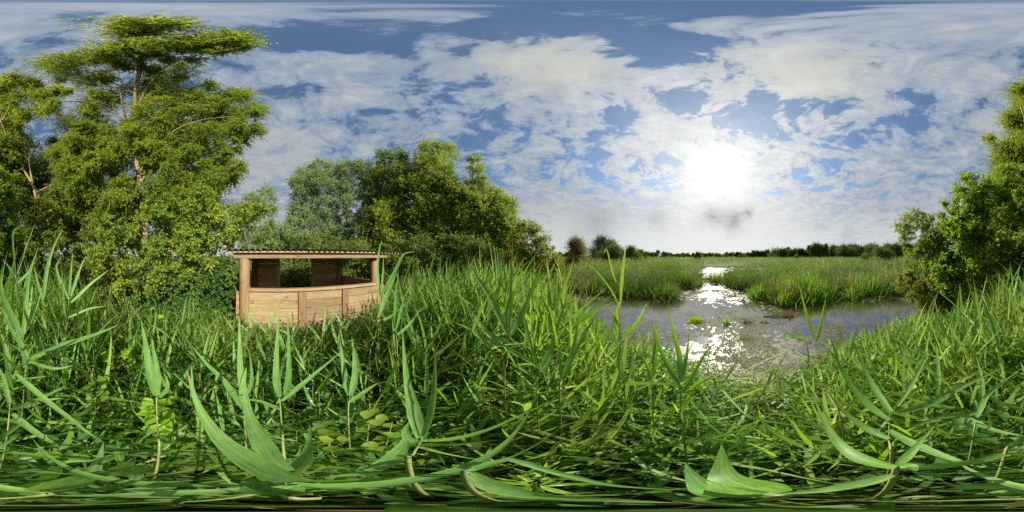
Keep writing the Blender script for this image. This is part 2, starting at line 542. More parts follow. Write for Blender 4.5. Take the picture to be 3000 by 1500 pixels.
M['right_bush'] = leaf_mat('bush_leaf', (.11, .23, .028), (.22, .34, .05), trans=(.44, .62, .03), tamt=.48, rough=.42, spec=.45, patch=(.25, .34, .04), patch_scale=1.2)
M['osier'] = leaf_mat('osier_leaf', (.12, .20, .04), (.22, .30, .07), trans=(.44, .52, .05), tamt=.45, rough=.45)
M['far_dark'] = leaf_mat('far_tree_leaf', (.040, .080, .026), (.075, .12, .04), trans=(.12, .18, .03), tamt=.3, rough=.7, spec=.15)
M['far_mid'] = leaf_mat('far_bush_leaf', (.07, .115, .022), (.11, .155, .035), trans=(.2, .27, .03), tamt=.3, rough=.6, spec=.2)
M['far_brown'] = leaf_mat('brownish_leaf', (.10, .085, .025), (.15, .12, .035), trans=(.25, .2, .04), tamt=.35, rough=.6, spec=.2)
M['bright'] = leaf_mat('bright_young_leaf', (.16, .32, .02), (.26, .42, .03), trans=(.42, .60, .02), tamt=.4, rough=.4, spec=.4)
M['under'] = leaf_mat('undergrowth_leaf', (.030, .095, .016), (.080, .175, .032), trans=(.18, .32, .03), tamt=.30, rough=.5, spec=.35, patch=(.15, .26, .035), patch_scale=1.3)
M['flower'] = plain_mat('white_petal', (.75, .75, .7), (.8, .8, .76), 5, .6)
M['bark_birch'] = plain_mat('pale_birch_bark', (.50, .36, .22), (.20, .13, .08), 5, .8, (1, 1, 2.6), .5)
M['bark'] = plain_mat('grey_brown_bark', (.07, .055, .035), (.17, .13, .085), 9, .9, (1, 1, .3), .6)
M['twig'] = plain_mat('twig_bark', (.055, .04, .025), (.12, .085, .05), 9, .85)
M['wood'] = wood_mat('fresh_larch_board', (.365, .262, .140), (.245, .170, .090), ring=(.15, .095, .05))
M['wood_post'] = wood_mat('reddish_post', (.30, .195, .10), (.22, .13, .066))
M['wood_in'] = wood_mat('weathered_board', (.46, .32, .175), (.34, .22, .115))
M['roof'] = plain_mat('mossy_roof_sheet', (.05, .046, .036), (.10, .088, .06), 7, .85, (1, 1, 1), .4)

# ------------------------------------------------------------------ the lie of the land
PX_N = [1600, 1665, 1690, 1740, 1800, 1900, 2050, 2200, 2400, 2550, 2650, 2700, 2760]
R_N = [7.5, 6.3, 4.8, 3.8, 3.1, 2.35, 1.98, 1.9, 2.25, 3.0, 4.6, 6.4, 7.6]
R_F = [7.0, 8.9, 9.7, 9.6, 9.5, 9.2, 11.6, 8.7, 9.1, 9.4, 9.1, 8.2, 7.0]
FX = [1600, 1690, 1760, 1830, 1900, 1940, 1985, 2030, 2058, 2062, 2118, 2124, 2150, 2190, 2235, 2262, 2300, 2360, 2420, 2460, 2520, 2580, 2650, 2700, 2760]
FR = [7.0, 9.6, 9.9, 9.1, 9.3, 8.7, 9.9, 11.7, 12.3, 14.5, 14.5, 11.8, 10.8, 9.6, 8.7, 7.6, 7.7, 7.9, 8.3, 9.3, 8.7, 9.4, 8.9, 8.2, 7.0]

def vnoise2(x, y, f, seed=0.0):
    """cheap smooth value noise, vectorised"""
    x = x * f + seed; y = y * f + seed * 1.7
    xi = np.floor(x).astype(np.int64); yi = np.floor(y).astype(np.int64)
    xf = x - xi; yf = y - yi
    def h(a, b):
        n = (a * 374761393 + b * 668265263) & 0x7fffffff
        n = ((n ^ (n >> 13)) * 1274126177) & 0x7fffffff
        return ((n ^ (n >> 16)) & 0xffff) / 65535.0
    u = xf * xf * (3 - 2 * xf); v = yf * yf * (3 - 2 * yf)
    return (h(xi, yi) * (1 - u) + h(xi + 1, yi) * u) * (1 - v) + (h(xi, yi + 1) * (1 - u) + h(xi + 1, yi + 1) * u) * v

def to_px(x, y):
    return (np.degrees(np.arctan2(x, y)) / 360.0 + .5) * 3000.0

def water_depth(x, y):
    """> 0 inside the pond, the channel and the far pools (metres to the bank, roughly)"""
    x = np.asarray(x, float); y = np.asarray(y, float)
    px = to_px(x, y); r = np.hypot(x, y)
    wob = (vnoise2(x, y, 1.1, 3.3) - .5) * .7 + (vnoise2(x, y, 3.1, 8.3) - .5) * .3
    rn = np.interp(px, PX_N, R_N); rf = np.interp(px, FX, FR)
    d = np.minimum(r - rn, rf - r)
    d = np.minimum(d, np.minimum(px - 1640, 2725 - px) * .012)
    d = d + wob * np.clip(r / 6, .25, 1)
    # channel and pools beyond
    def pool(pxc, pxw, r0, r1):
        a = (pxw - np.abs(px - pxc - 7 * np.sin(r * .55))) / 3000 * 2 * PI * r
        return np.minimum(a, np.minimum(r - r0, r1 - r)) + wob * .8 + (vnoise2(x, y, .42, 17.0) - .5) * 1.5 * np.clip((r - 10) / 8, 0, 1)
    d = np.maximum(d, pool(2090, 11, 11.0, 15.8))
    d = np.maximum(d, pool(2096, 36, 16.2, 31.0))
    d = np.maximum(d, pool(2194, 42, 25.5, 32.0))
    return d

def ground_z(x, y):
    x = np.asarray(x, float); y = np.asarray(y, float)
    d = water_depth(x, y); r = np.hypot(x, y)
    land = np.where(r > 7.5, -.12, .02) + (vnoise2(x, y, .8, 1.0) - .5) * .12 + (vnoise2(x, y, 3.5, 5.0) - .5) * .05
    land = land - np.clip((r - 60) / 400, 0, 1) * .0
    t = np.clip((d + .35) / .75, 0, 1); t = t * t * (3 - 2 * t)
    z = land * (1 - t) + (-.75) * t
    return z

def gz(x, y):
    return float(ground_z(np.array([x]), np.array([y]))[0])

def build_ground():
    rr = np.concatenate([np.linspace(.001, 16, 90), np.linspace(16.25, 34, 46), np.geomspace(36, 6000, 34)])
    na = 420
    aa = np.linspace(0, 2 * PI, na, endpoint=False)
    X = np.sin(aa)[None] * rr[:, None]; Y = np.cos(aa)[None] * rr[:, None]
    Z = ground_z(X, Y)
    V = np.stack([X, Y, Z], -1).reshape(-1, 3)
    i = np.arange(len(rr) - 1)[:, None] * na; j = np.arange(na)[None]; k = (j + 1) % na
    F = np.stack([i + j, i + na + j, i + na + k, i + k], -1).reshape(-1, 4)
    m, N, out = new_mat('peat_soil')
    geo = N.node('ShaderNodeNewGeometry')
    f = N.noise(geo.outputs['Position'], 6, 8, .65)
    g = N.noise(geo.outputs['Position'], .08, 5, .6)
    col = N.mix(N.smooth(f, .35, .7), (.022, .018, .010), (.065, .055, .025))
    far = N.smooth(N.vmath('LENGTH', geo.outputs['Position']), 18, 40)
    field = N.mix(N.smooth(g, .35, .65), (.06, .11, .02), (.12, .145, .04))
    col = N.mix(far, col, field)
    pb = N.node('ShaderNodeBsdfPrincipled'); N.put(pb.inputs['Base Color'], col)
    pb.inputs['Roughness'].default_value = .95; pb.inputs['Specular IOR Level'].default_value = .1
    bp = N.node('ShaderNodeBump'); bp.inputs['Strength'].default_value = .6; bp.inputs['Distance'].default_value = .05
    N.put(bp.inputs['Height'], f); N.l.new(bp.outputs[0], pb.inputs['Normal'])
    N.l.new(pb.outputs[0], out.inputs[0])
    o = obj('ground', mesh_np('ground', V, F, m, True))
    tag(o, kind='structure')
build_ground()

def build_water():
    rr = np.linspace(1.2, 36, 60); na = 140
    aa = np.linspace(R(6), R(160), na)
    X = np.sin(aa)[None] * rr[:, None]; Y = np.cos(aa)[None] * rr[:, None]
    V = np.stack([X, Y, np.full_like(X, WATER_Z)], -1).reshape(-1, 3)
    i = np.arange(len(rr) - 1)[:, None] * na; j = np.arange(na - 1)[None]
    F = np.stack([i + j, i + na + j, i + na + j + 1, i + j + 1], -1).reshape(-1, 4)
    m, N, out = new_mat('pond_water')
    geo = N.node('ShaderNodeNewGeometry'); pos = geo.outputs['Position']
    rip = N.noise(pos, 9, 5, .6)
    rip2 = N.noise(pos, 38, 4, .6)
    n1 = N.noise(pos, .8, 5, .6, .4)
    n2 = N.noise(pos, 7.0, 6, .7)
    r = N.vmath('LENGTH', pos)
    near = N.smooth(r, 5.6, 2.4)
    edge = N.smooth(r, 6.9, 8.6)
    w = N.math('ADD', N.math('MULTIPLY', N.math('SUBTRACT', n1, .5), 1.5), N.math('MULTIPLY', N.math('SUBTRACT', n2, .5), 1.7))
    w = N.math('ADD', w, N.math('MULTIPLY_ADD', near, .42, -.30))
    w = N.math('MULTIPLY_ADD', edge, .34, w)
    weed = N.smooth(w, .0, .15)
    col = N.mix(N.smooth(rip2, .35, .65), (.10, .092, .032), (.21, .19, .075))
    pb = N.node('ShaderNodeBsdfPrincipled')
    N.put(pb.inputs['Base Color'], N.mix(weed, (.030, .026, .014), col))
    rgh = N.math('MULTIPLY_ADD', weed, .50, .022)
    N.put(pb.inputs['Specular IOR Level'], N.math('MULTIPLY_ADD', weed, -.50, .58))
    N.put(pb.inputs['Roughness'], rgh)
    pb.inputs['IOR'].default_value = 2.7
    h = N.math('MULTIPLY_ADD', rip, .35, N.math('MULTIPLY', N.math('MULTIPLY', rip2, weed), .55))
    bp = N.node('ShaderNodeBump'); bp.inputs['Strength'].default_value = .009; bp.inputs['Distance'].default_value = .02
    N.put(bp.inputs['Height'], h); N.l.new(bp.outputs[0], pb.inputs['Normal'])
    N.l.new(pb.outputs[0], out.inputs[0])
    o = obj('water', mesh_np('water', V, F, m, True))
    tag(o, kind='structure')
build_water()

def build_hills():
    # a low blue rise on the horizon, beyond the marsh
    A = Acc()
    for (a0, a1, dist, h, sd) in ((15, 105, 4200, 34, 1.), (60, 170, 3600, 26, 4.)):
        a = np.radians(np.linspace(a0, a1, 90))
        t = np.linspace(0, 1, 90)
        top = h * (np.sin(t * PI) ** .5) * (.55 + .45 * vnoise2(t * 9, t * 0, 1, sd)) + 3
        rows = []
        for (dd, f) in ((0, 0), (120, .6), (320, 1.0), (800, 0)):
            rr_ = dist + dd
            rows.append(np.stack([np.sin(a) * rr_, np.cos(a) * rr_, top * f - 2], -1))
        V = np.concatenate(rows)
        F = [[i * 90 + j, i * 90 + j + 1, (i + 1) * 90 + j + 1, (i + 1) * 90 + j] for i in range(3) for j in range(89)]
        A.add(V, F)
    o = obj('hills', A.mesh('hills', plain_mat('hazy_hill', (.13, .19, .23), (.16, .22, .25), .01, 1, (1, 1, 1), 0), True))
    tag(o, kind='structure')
build_hills()

# ------------------------------------------------------------------ trees
def inside(poly, x, y):
    c = False; n = len(poly)
    for i in range(n):
        x0, y0 = poly[i]; x1, y1 = poly[(i + 1) % n]
        if (y0 > y) != (y1 > y) and x < (x1 - x0) * (y - y0) / (y1 - y0) + x0:
            c = not c
    return c

def lobes_in(poly, n, dist, rdeg, jit=.6, fill=.55, gap=.30):
    """n clump centres spread evenly inside an outline; dist(x, y) is the distance there; rdeg the clump's angular radius"""
    xs = [p[0] for p in poly]; ys = [p[1] for p in poly]
    out = []; got = []
    if max(p[0] for p in poly) - min(p[0] for p in poly) < 200: gap = 0
    def cand(rd):
        for _ in range(300):
            x = random.uniform(min(xs), max(xs)); y = random.uniform(min(ys), max(ys))
            ce = math.cos(R((750 - y) * .12))
            if random.random() > ce + .06: continue
            if float(vnoise2(np.array(x * ce), np.array(y), 1 / 52.0, 3.7)) < gap: continue
            py = rd / .12 * fill; pxr = py / max(ce, .15)
            if all(inside(poly, x + a * pxr, y + b * py) for a, b in ((0, 0), (1, 0), (-1, 0), (0, 1), (0, -1))):
                return x, y, ce
        return None
    while len(out) < n:
        rd = rdeg * random.choice((.45, .6, .8, 1.0, 1.15))
        best = None
        for _ in range(6):
            c = cand(rd)
            if c is None: break
            sep = min([math.hypot((c[0] - g[0]) * c[2], c[1] - g[1]) for g in got[-60:]] or [1e9])
            if best is None or sep > best[0]: best = (sep, c)
        if best is None:
            rdeg *= .85
            if rdeg < .5: break
            continue
        x, y, ce = best[1]; got.append((x, y))
        d = dist(x, y) + random.uniform(-jit, jit)
        out.append((P(x, y, d), d * math.tan(R(rd))))
    return out

def crown(lobes, per, leafL, leafW, droop=.25, up=.3, twig_leaves=14, spread=.10, hang=.0):
    """leaf sprays: every clump is a handful of twigs that carry leaves; returns leaves and twigs"""
    LP, LA, TB, TD, TL, TDr = [], [], [], [], [], []
    for (c, r) in lobes:
        n = max(4, int(per * random.uniform(.75, 1.25) * min(1.2, max(.35, r / .33))))
        off = rand_dirs(n) * (rng.random((n, 1)) ** .5) * r * .7
        s = np.array(c) + off
        dr = nrm(off / max(r, 1e-3) + rng.normal(size=(n, 3)) * .55 + np.array([0, 0, up]))
        ln = r * (.45 + rng.exponential(.42, n).clip(0, 1.6))
        k = twig_leaves
        t = rng.uniform(.05, 1.0, (n, k))
        pos = s[:, None] + dr[:, None] * (ln[:, None] * t)[:, :, None]
        pos[:, :, 2] -= droop * ln[:, None] * t ** 2
        pos += rng.normal(size=(n, k, 3)) * (spread * r * .5)
        ax = dr[:, None] * .6 + rng.normal(size=(n, k, 3)) * .65
        ax[:, :, 2] -= hang
        LP.append(pos.reshape(-1, 3)); LA.append(ax.reshape(-1, 3))
        TB.append(s); TD.append(dr); TL.append(ln); TDr.append(np.full(n, droop))
    LP = np.concatenate(LP); LA = np.concatenate(LA)
    n = len(LP)
    sc_ = rng.uniform(.65, 1.25, n)
    leaves = diamonds(LP, LA, leafL * sc_, leafW * sc_)
    return leaves, (np.concatenate(TB), np.concatenate(TD), np.concatenate(TL), np.concatenate(TDr))

def make_tree(name, label, cat, trunk, tr, lobes, mat, leaf=(.05, .038), per=90, k=14, bark=None, limbs=12, group=None, droop=.25, up=.3, hang=0.,
              twigs=True, extra_trunks=(), limb_r=.03, spread=.10):
    """trunk: points from the ground up"""
    base = Vector(trunk[0])
    t = empty(name, base)
    tag(t, label, cat, group)
    bark = bark or M['bark']
    def local(V): return np.asarray(V) - np.array(base)
    tp = spline([tuple(p) for p in trunk], 14)
    tp[1:-1] += rng.normal(size=(12, 3)) * tr * .35
    V, F = tube(tp, np.linspace(tr, tr * .28, 14), 8)
    tk = obj('trunk', mesh_np('trunk', local(V), F, bark, True), t)
    for et in extra_trunks:
        ep = spline([tuple(p) for p in et[0]], 12)
        ep[1:-1] += rng.normal(size=(10, 3)) * et[1] * .4
        V, F = tube(ep, np.linspace(et[1], et[1] * .3, 12), 7)
        obj('limb', mesh_np('limb', local(V), F, bark, True), tk)
    pick = random.sample(lobes, min(limbs, len(lobes)))
    for (c, r) in pick:
        c = np.array(c)
        dd = np.linalg.norm(tp - c, axis=1)
        cand = [i for i in range(2, 13) if tp[i, 2] < c[2] - .15] or [2]
        i = min(cand, key=lambda q: dd[q])
        a = tp[i]
        midp = a * .5 + c * .5 + np.array([0, 0, .10 * np.linalg.norm(c - a)]) + rng.normal(size=3) * .06 * np.linalg.norm(c - a)
        lp = spline([a, midp, c], 8)
        lr = max(.008, limb_r * random.uniform(.6, 1.2))
        V, F = tube(lp, np.linspace(lr, lr * .25, 8), 5)
        obj('limb', mesh_np('limb', local(V), F, bark, True), tk)
    (V, F), tw = crown(lobes, per, leaf[0], leaf[1], droop, up, k, spread, hang)
    obj('crown', mesh_np('crown', local(V), F, mat), t)
    if twigs:
        V, F = strips(tw[0], tw[1], tw[2], .007, tw[3], 2, 'flat', roll=rng.uniform(0, PI, len(tw[0])))
        o = obj('twigs', mesh_np('twigs', local(V), F, M['twig']), t)
        tag(o, kind='stuff')
    return t

# the tall birch whose crown leans over the bank
def birch_d(x, y):
    e = math.cos(R((750 - y) * .12))
    rho = 5.0 if y > 330 else 4.7
    return min(rho / max(e, .05), 9.6) if y > 190 else random.uniform(8.2, 10.4)
BIRCH = [(92, 160), (160, 125), (250, 135), (330, 118), (350, 60), (590, 60), (640, 95), (775, 105), (720, 165), (610, 198), (600, 240), (665, 246), (775, 300),
         (775, 380), (735, 405), (730, 470), (680, 530), (628, 560), (560, 620), (300, 650), (200, 560), (140, 420), (40, 330), (-20, 300), (-30, 255), (40, 190)]
bl = lobes_in(BIRCH, 330, birch_d, 2.9, .8, .35, .37)
bl += lobes_in([(330, 62), (600, 62), (770, 108), (700, 150), (600, 190), (360, 200), (230, 170), (270, 125)], 12, lambda x, y: 9.0, 1.6, .5, .3, .45)
trunk_b = [G(428, 5.3, 0), P(426, 800, 5.35), P(420, 650, 5.5), P(410, 520, 6.0), P(404, 430, 6.7), P(396, 330, 7.8), P(405, 220, 8.8), P(428, 120, 9.3), P(436, 80, 9.4)]
make_tree('birch_tree', 'tall silver birch leaning overhead, highest tree left of the wooden hide', 'tree', trunk_b, .13, bl, M['birch'], (.050, .039), 108, 15,
          M['bark_birch'], 30, 'birch trees', .35, .05, .35,
          extra_trunks=[([P(404, 430, 6.7), P(380, 370, 7.3), P(365, 340, 7.7), P(350, 260, 8.3)], .07),
                        ([P(404, 430, 6.7), P(330, 330, 7.2), P(250, 300, 7.0), P(150, 300, 6.6)], .035),
                        ([P(412, 540, 5.9), P(470, 420, 6.3), P(560, 360, 6.2), P(690, 340, 5.9)], .035),
                        ([P(396, 330, 7.8), P(480, 200, 8.6), P(560, 150, 8.9)], .03)])
# second birch, forked, behind on the left; its crown runs over to the right edge of the panorama
B2 = [(-115, 420), (-70, 330), (-30, 265), (10, 250), (60, 330), (150, 380), (260, 420), (300, 560), (260, 720), (-60, 740), (-110, 640), (-60, 560), (-95, 480)]
bl2 = lobes_in(B2, 120, lambda x, y: 6.6 / max(math.cos(R((750 - y) * .12)), .4), 3.4, .9, .40, .36)
bl2 += lobes_in([(-80, 540), (-72, 410), (-42, 330), (-14, 262), (30, 250), (60, 330), (60, 540)], 60, lambda x, y: 7.0 / max(math.cos(R((750 - y) * .12)), .4), 2.8, .8, .35, 0)
make_tree('birch_tree', 'forked pale-barked birch with open branches, behind the reeds left of the tall birch', 'tree',
          [G(160, 6.0, 0), P(152, 720, 6.0), P(143, 650, 6.1), P(112, 600, 6.4), P(100, 555, 6.7), P(70, 490, 7.4), P(20, 400, 8.0), P(-10, 310, 8.6)], .10, bl2, M['birch'], (.06, .045), 105, 14,
          M['bark_birch'], 14, 'birch trees', .3, .1, .3,
          extra_trunks=[([P(143, 650, 6.1), P(90, 630, 6.0), P(45, 612, 5.9)], .035), ([P(102, 560, 6.7), P(92, 520, 7.0), P(86, 480, 7.3), P(70, 440, 7.6)], .04),
                        ([P(100, 555, 6.7), P(85, 470, 7.2), P(95, 440, 7.5)], .03)])
# darker trees that close the gaps behind the birches
def mass(name, label, cat, poly, n, dist, rdeg, mat, leaf, per, basex, dist_base, jit=.8, limbs=8, bark=None, group=None, tr=.09, k=13, up=.3, hang=0., fill=.40, droop=.2, tops=None, gap=.14):
    lb = lobes_in(poly, int(n * 2.3), dist, rdeg, jit, fill, gap)
    ys = [p[1] for p in poly]; top = min(ys)
    tp = tops or (basex, top + 40)
    trunk = [G(basex, dist_base, gz(*G(basex, dist_base)[:2]) - .02), P(basex, 740, dist_base), P(.6 * basex + .4 * tp[0], .55 * 750 + .45 * tp[1], dist_base * 1.02), P(tp[0], tp[1], dist_base * 1.08)]
    return make_tree(name, label, cat, trunk, tr, lb, mat, leaf, per, k, bark, limbs, group, droop, up, hang)

c8 = lambda d0: (lambda x, y: d0 / max(math.cos(R((750 - y) * .12)), .3))
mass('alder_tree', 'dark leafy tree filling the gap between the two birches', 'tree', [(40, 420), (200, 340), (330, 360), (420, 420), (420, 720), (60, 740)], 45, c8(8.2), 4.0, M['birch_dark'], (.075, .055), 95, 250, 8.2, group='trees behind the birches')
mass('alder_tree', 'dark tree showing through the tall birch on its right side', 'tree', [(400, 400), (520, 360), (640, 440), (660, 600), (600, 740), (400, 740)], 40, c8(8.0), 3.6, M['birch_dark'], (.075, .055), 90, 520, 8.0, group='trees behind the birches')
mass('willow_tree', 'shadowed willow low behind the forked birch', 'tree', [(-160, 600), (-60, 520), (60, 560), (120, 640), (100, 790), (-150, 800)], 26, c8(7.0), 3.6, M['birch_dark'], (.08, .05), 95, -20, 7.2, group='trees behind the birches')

# leafy shrubs in front of the birch
mass('hazel_shrub', 'bright yellow-green broad-leaved shrub hanging out beside the hide roof', 'shrub',
     [(270, 700), (330, 620), (400, 640), (450, 560), (540, 590), (590, 545), (660, 610), (720, 590), (800, 610), (720, 655), (690, 720), (600, 800), (480, 860), (340, 850), (250, 780)], 56, c8(4.2), 2.8, M['hazel'], (.060, .047), 52, 470, 4.4, .6, 10, None, 'shrubs under the birches', .05, 12, .1, .35)
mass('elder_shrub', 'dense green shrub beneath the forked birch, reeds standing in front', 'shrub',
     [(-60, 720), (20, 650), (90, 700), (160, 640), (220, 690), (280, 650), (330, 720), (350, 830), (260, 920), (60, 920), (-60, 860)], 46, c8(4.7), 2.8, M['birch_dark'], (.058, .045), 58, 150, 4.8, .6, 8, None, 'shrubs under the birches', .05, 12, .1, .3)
mass('sallow_shrub', 'low dark green shrub at the left foot of the hide', 'shrub',
     [(330, 800), (480, 770), (600, 760), (690, 770), (690, 900), (600, 940), (380, 950)], 32, c8(4.2), 3.0, M['under'], (.058, .045), 60, 520, 4.2, .4, 6, None, 'shrubs under the birches', .04, 12, .1, .3)

# willows behind the hide
mass('willow_tree', 'small grey-green willow just left above the hide roof', 'tree', [(660, 720), (700, 600), (745, 565), (790, 545), (815, 590), (810, 640), (850, 680), (850, 760), (660, 770)], 30, c8(8.2), 2.4, M['willow_grey'], (.085, .030), 60, 750, 8.4, .8, 6, None, 'willows behind the hide', .06, 13, .4)
mass('willow_tree', 'silvery willow with feathery top behind the middle of the hide roof', 'tree', [(800, 740), (840, 660), (850, 590), (855, 530), (890, 480), (945, 465), (985, 480), (1040, 470), (1100, 490), (1120, 560), (1120, 740)], 75, c8(9.2), 2.6, M['willow_grey'], (.095, .032), 66, 960, 9.4, 1.0, 10, None, 'willows behind the hide', .09, 13, .5)
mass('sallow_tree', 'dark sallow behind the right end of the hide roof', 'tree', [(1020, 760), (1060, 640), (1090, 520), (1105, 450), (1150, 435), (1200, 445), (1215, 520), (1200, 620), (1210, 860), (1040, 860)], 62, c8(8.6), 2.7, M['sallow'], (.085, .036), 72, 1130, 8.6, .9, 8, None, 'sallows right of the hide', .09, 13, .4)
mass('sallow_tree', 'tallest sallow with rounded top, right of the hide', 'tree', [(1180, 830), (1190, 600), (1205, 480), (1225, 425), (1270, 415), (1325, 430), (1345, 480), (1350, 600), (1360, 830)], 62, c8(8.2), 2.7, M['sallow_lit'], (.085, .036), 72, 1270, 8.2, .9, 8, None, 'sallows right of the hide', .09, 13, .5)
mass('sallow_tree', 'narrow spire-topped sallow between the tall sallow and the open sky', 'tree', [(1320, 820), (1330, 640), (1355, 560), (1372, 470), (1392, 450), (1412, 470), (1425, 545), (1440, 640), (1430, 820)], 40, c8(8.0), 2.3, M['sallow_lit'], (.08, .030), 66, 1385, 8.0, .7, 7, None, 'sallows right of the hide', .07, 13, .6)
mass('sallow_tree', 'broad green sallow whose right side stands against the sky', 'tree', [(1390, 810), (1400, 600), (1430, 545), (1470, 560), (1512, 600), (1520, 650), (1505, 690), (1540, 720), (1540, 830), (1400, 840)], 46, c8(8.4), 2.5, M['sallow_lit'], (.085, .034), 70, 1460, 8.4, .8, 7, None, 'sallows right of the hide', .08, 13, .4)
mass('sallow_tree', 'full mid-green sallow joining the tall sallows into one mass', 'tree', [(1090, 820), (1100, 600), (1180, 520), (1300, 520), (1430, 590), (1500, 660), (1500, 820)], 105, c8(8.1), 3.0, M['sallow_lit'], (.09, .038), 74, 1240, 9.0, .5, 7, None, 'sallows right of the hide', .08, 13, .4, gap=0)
mass('sallow_shrub', 'dark lower sallow scrub below the tall sallows, beside the hide', 'shrub', [(1120, 880), (1130, 720), (1250, 690), (1400, 700), (1480, 740), (1490, 850)], 50, c8(6.6), 2.8, M['sallow'], (.07, .032), 62, 1290, 6.8, .6, 6, None, 'sallows right of the hide', .05, 13, .4)
mass('willow_bush', 'yellowing bush at the left end of the pond', 'bush', [(1480, 780), (1500, 690), (1530, 645), (1565, 655), (1600, 700), (1630, 740), (1655, 790), (1650, 850), (1560, 860)], 36, c8(6.4), 2.2, M['yellow_bush'], (.055, .030), 62, 1570, 6.4, .5, 6, None, 'yellowing bushes', .05, 13, .4)
mass('willow_tree', 'shaded willow seen through the open doorway of the hide', 'tree', [(700, 800), (760, 690), (980, 690), (1100, 730), (1120, 880), (700, 880)], 46, c8(7.8), 3.0, M['sallow'], (.085, .036), 75, 900, 7.9, .6, 6, None, 'willows behind the hide', .07, 13, .3)

# the big bush on the right bank
mass('sallow_bush', 'big leafy sallow bush on the right bank of the pond', 'bush',
     [(2690, 720), (2705, 640), (2745, 660), (2755, 590), (2790, 600), (2800, 515), (2850, 500), (2875, 560), (2905, 500), (2960, 470), (3040, 520), (3060, 700), (3040, 930), (2920, 980), (2780, 950), (2720, 860)], 120, c8(4.6), 2.6, M['right_bush'], (.056, .032), 86, 2880, 4.7, .6, 12, None, 'bushes on the right bank', .06, 13, .4, 0, gap=0)
mass('osier_bush', 'feathery pale osier reaching over the pond at the left of the big bush', 'bush',
     [(2625, 660), (2660, 610), (2720, 630), (2790, 610), (2850, 650), (2850, 820), (2800, 930), (2690, 910), (2660, 820), (2640, 720)], 66, c8(5.0), 2.0, M['osier'], (.075, .016), 60, 2735, 4.9, .4, 8, None, 'bushes on the right bank', .035, 14, .2, .2)
mass('willow_bush', 'low yellow-leaved willow sprays at the water edge under the big bush', 'bush',
     [(2615, 810), (2660, 795), (2720, 820), (2790, 860), (2830, 960), (2740, 960), (2690, 900), (2640, 850)], 28, c8(4.6), 1.9, M['yellow_bush'], (.055, .026), 56, 2740, 4.6, .4, 6, None, 'bushes on the right bank', .03, 13, .1, .2)

# isolated bushes out on the marsh, then the trees along the horizon
def far_tree(name, label, x, ytop, wpx, dist, mat, group, ybot=757, n=9, per=55, leaf=None, shape='round', zb=-.1, cat='tree'):
    per = int(per * 1.6); n = int(n * 1.3)
    if cat == 'tree' and dist > 90: wpx *= 1.5
    h = dist * math.tan(R((750 - ytop) * .12)) + H - zb
    wd = dist * R(wpx * .12) * 1.2
    lf = leaf or max(.09, dist * .0042)
    base = G(x, dist, zb)
    lb = []
    for i in range(n):
        fz = random.uniform(.10, 1.0)
        if shape == 'round':
            half = math.sin(min(1, max(.12, fz * .85 + .12)) * PI) ** .6
        elif shape == 'spire':
            half = (1 - fz) * .8 + .12
        else:
            half = (1 - fz * .55)
        rr_ = min(h, wd) * random.uniform(.2, .32)
        o = random.uniform(-1, 1) * half * wd * .36; o2 = random.uniform(-1, 1) * half * wd * .36
        a = R((x / 3000 - .5) * 360)
        p = base + Vector((math.cos(a) * o + math.sin(a) * o2, -math.sin(a) * o + math.cos(a) * o2, fz * h - rr_ * .5))
        lb.append((p, rr_))
    trunk = [base, base + Vector((0, 0, h * .35)), base + Vector((h * .01, 0, h * .65)), base + Vector((0, h * .01, h * .85))]
    return make_tree(name, label, cat, trunk, max(.03, h * .018), lb, mat, (lf, lf * .62), per, 12, M['bark'], 0, group, .1, .3, 0, False, spread=.14)

far_tree('marsh_bush', 'brownish upright bush on the far bank at the left end of the pond', 1690, 704, 66, 19, M['far_brown'], 'bushes on the marsh', 790, 26, 60, .09, 'round', -.1, 'bush')
far_tree('willow_tree', 'round-headed dark tree standing alone on the marsh horizon', 1772, 698, 84, 62, M['far_dark'], 'bushes on the marsh', 757, 22, 70, .27)
far_tree('marsh_bush', 'domed green bush in front of the lone round tree', 1795, 719, 84, 46, M['far_mid'], 'bushes on the marsh', 757, 20, 60, .2, 'round', -.1, 'bush')
far_tree('marsh_bush', 'olive bush right of the domed bush on the marsh', 1850, 724, 50, 50, M['far_mid'], 'bushes on the marsh', 757, 14, 60, .2, 'round', -.1, 'bush')
far_tree('marsh_bush', 'dark small bush sloping down right of the olive bush', 1878, 734, 40, 55, M['far_dark'], 'bushes on the marsh', 757, 10, 50, .22, 'round', -.1, 'bush')
far_tree('marsh_bush', 'small isolated bush on the marsh midway along the horizon', 2044, 741, 16, 75, M['far_mid'], 'bushes on the marsh', 757, 7, 40, .25, 'round', -.1, 'bush')
far_tree('marsh_bush', 'long olive-brown scrub mound before the trees on the right horizon', 2575, 729, 110, 58, M['far_mid'], 'bushes on the marsh', 757, 26, 55, .22, 'round', -.1, 'bush')
far_tree('marsh_bush', 'pale rounded bush below the dark clump of trees on the horizon', 2331, 744, 14, 70, M['far_mid'], 'bushes on the marsh', 757, 6, 40, .24, 'round', -.1, 'bush')
SECT = [(1640, 1660, 'left of the brown marsh bush'), (1880, 1960, 'right of the olive bush'), (1960, 2060, 'on the lowest stretch of the horizon'), (2060, 2160, 'over the far pool'),
        (2160, 2270, 'in the paler tree line'), (2270, 2360, 'in the dark square clump'), (2360, 2430, 'by the poplars'), (2430, 2540, 'right of the poplars'), (2540, 2720, 'behind the scrub mound')]
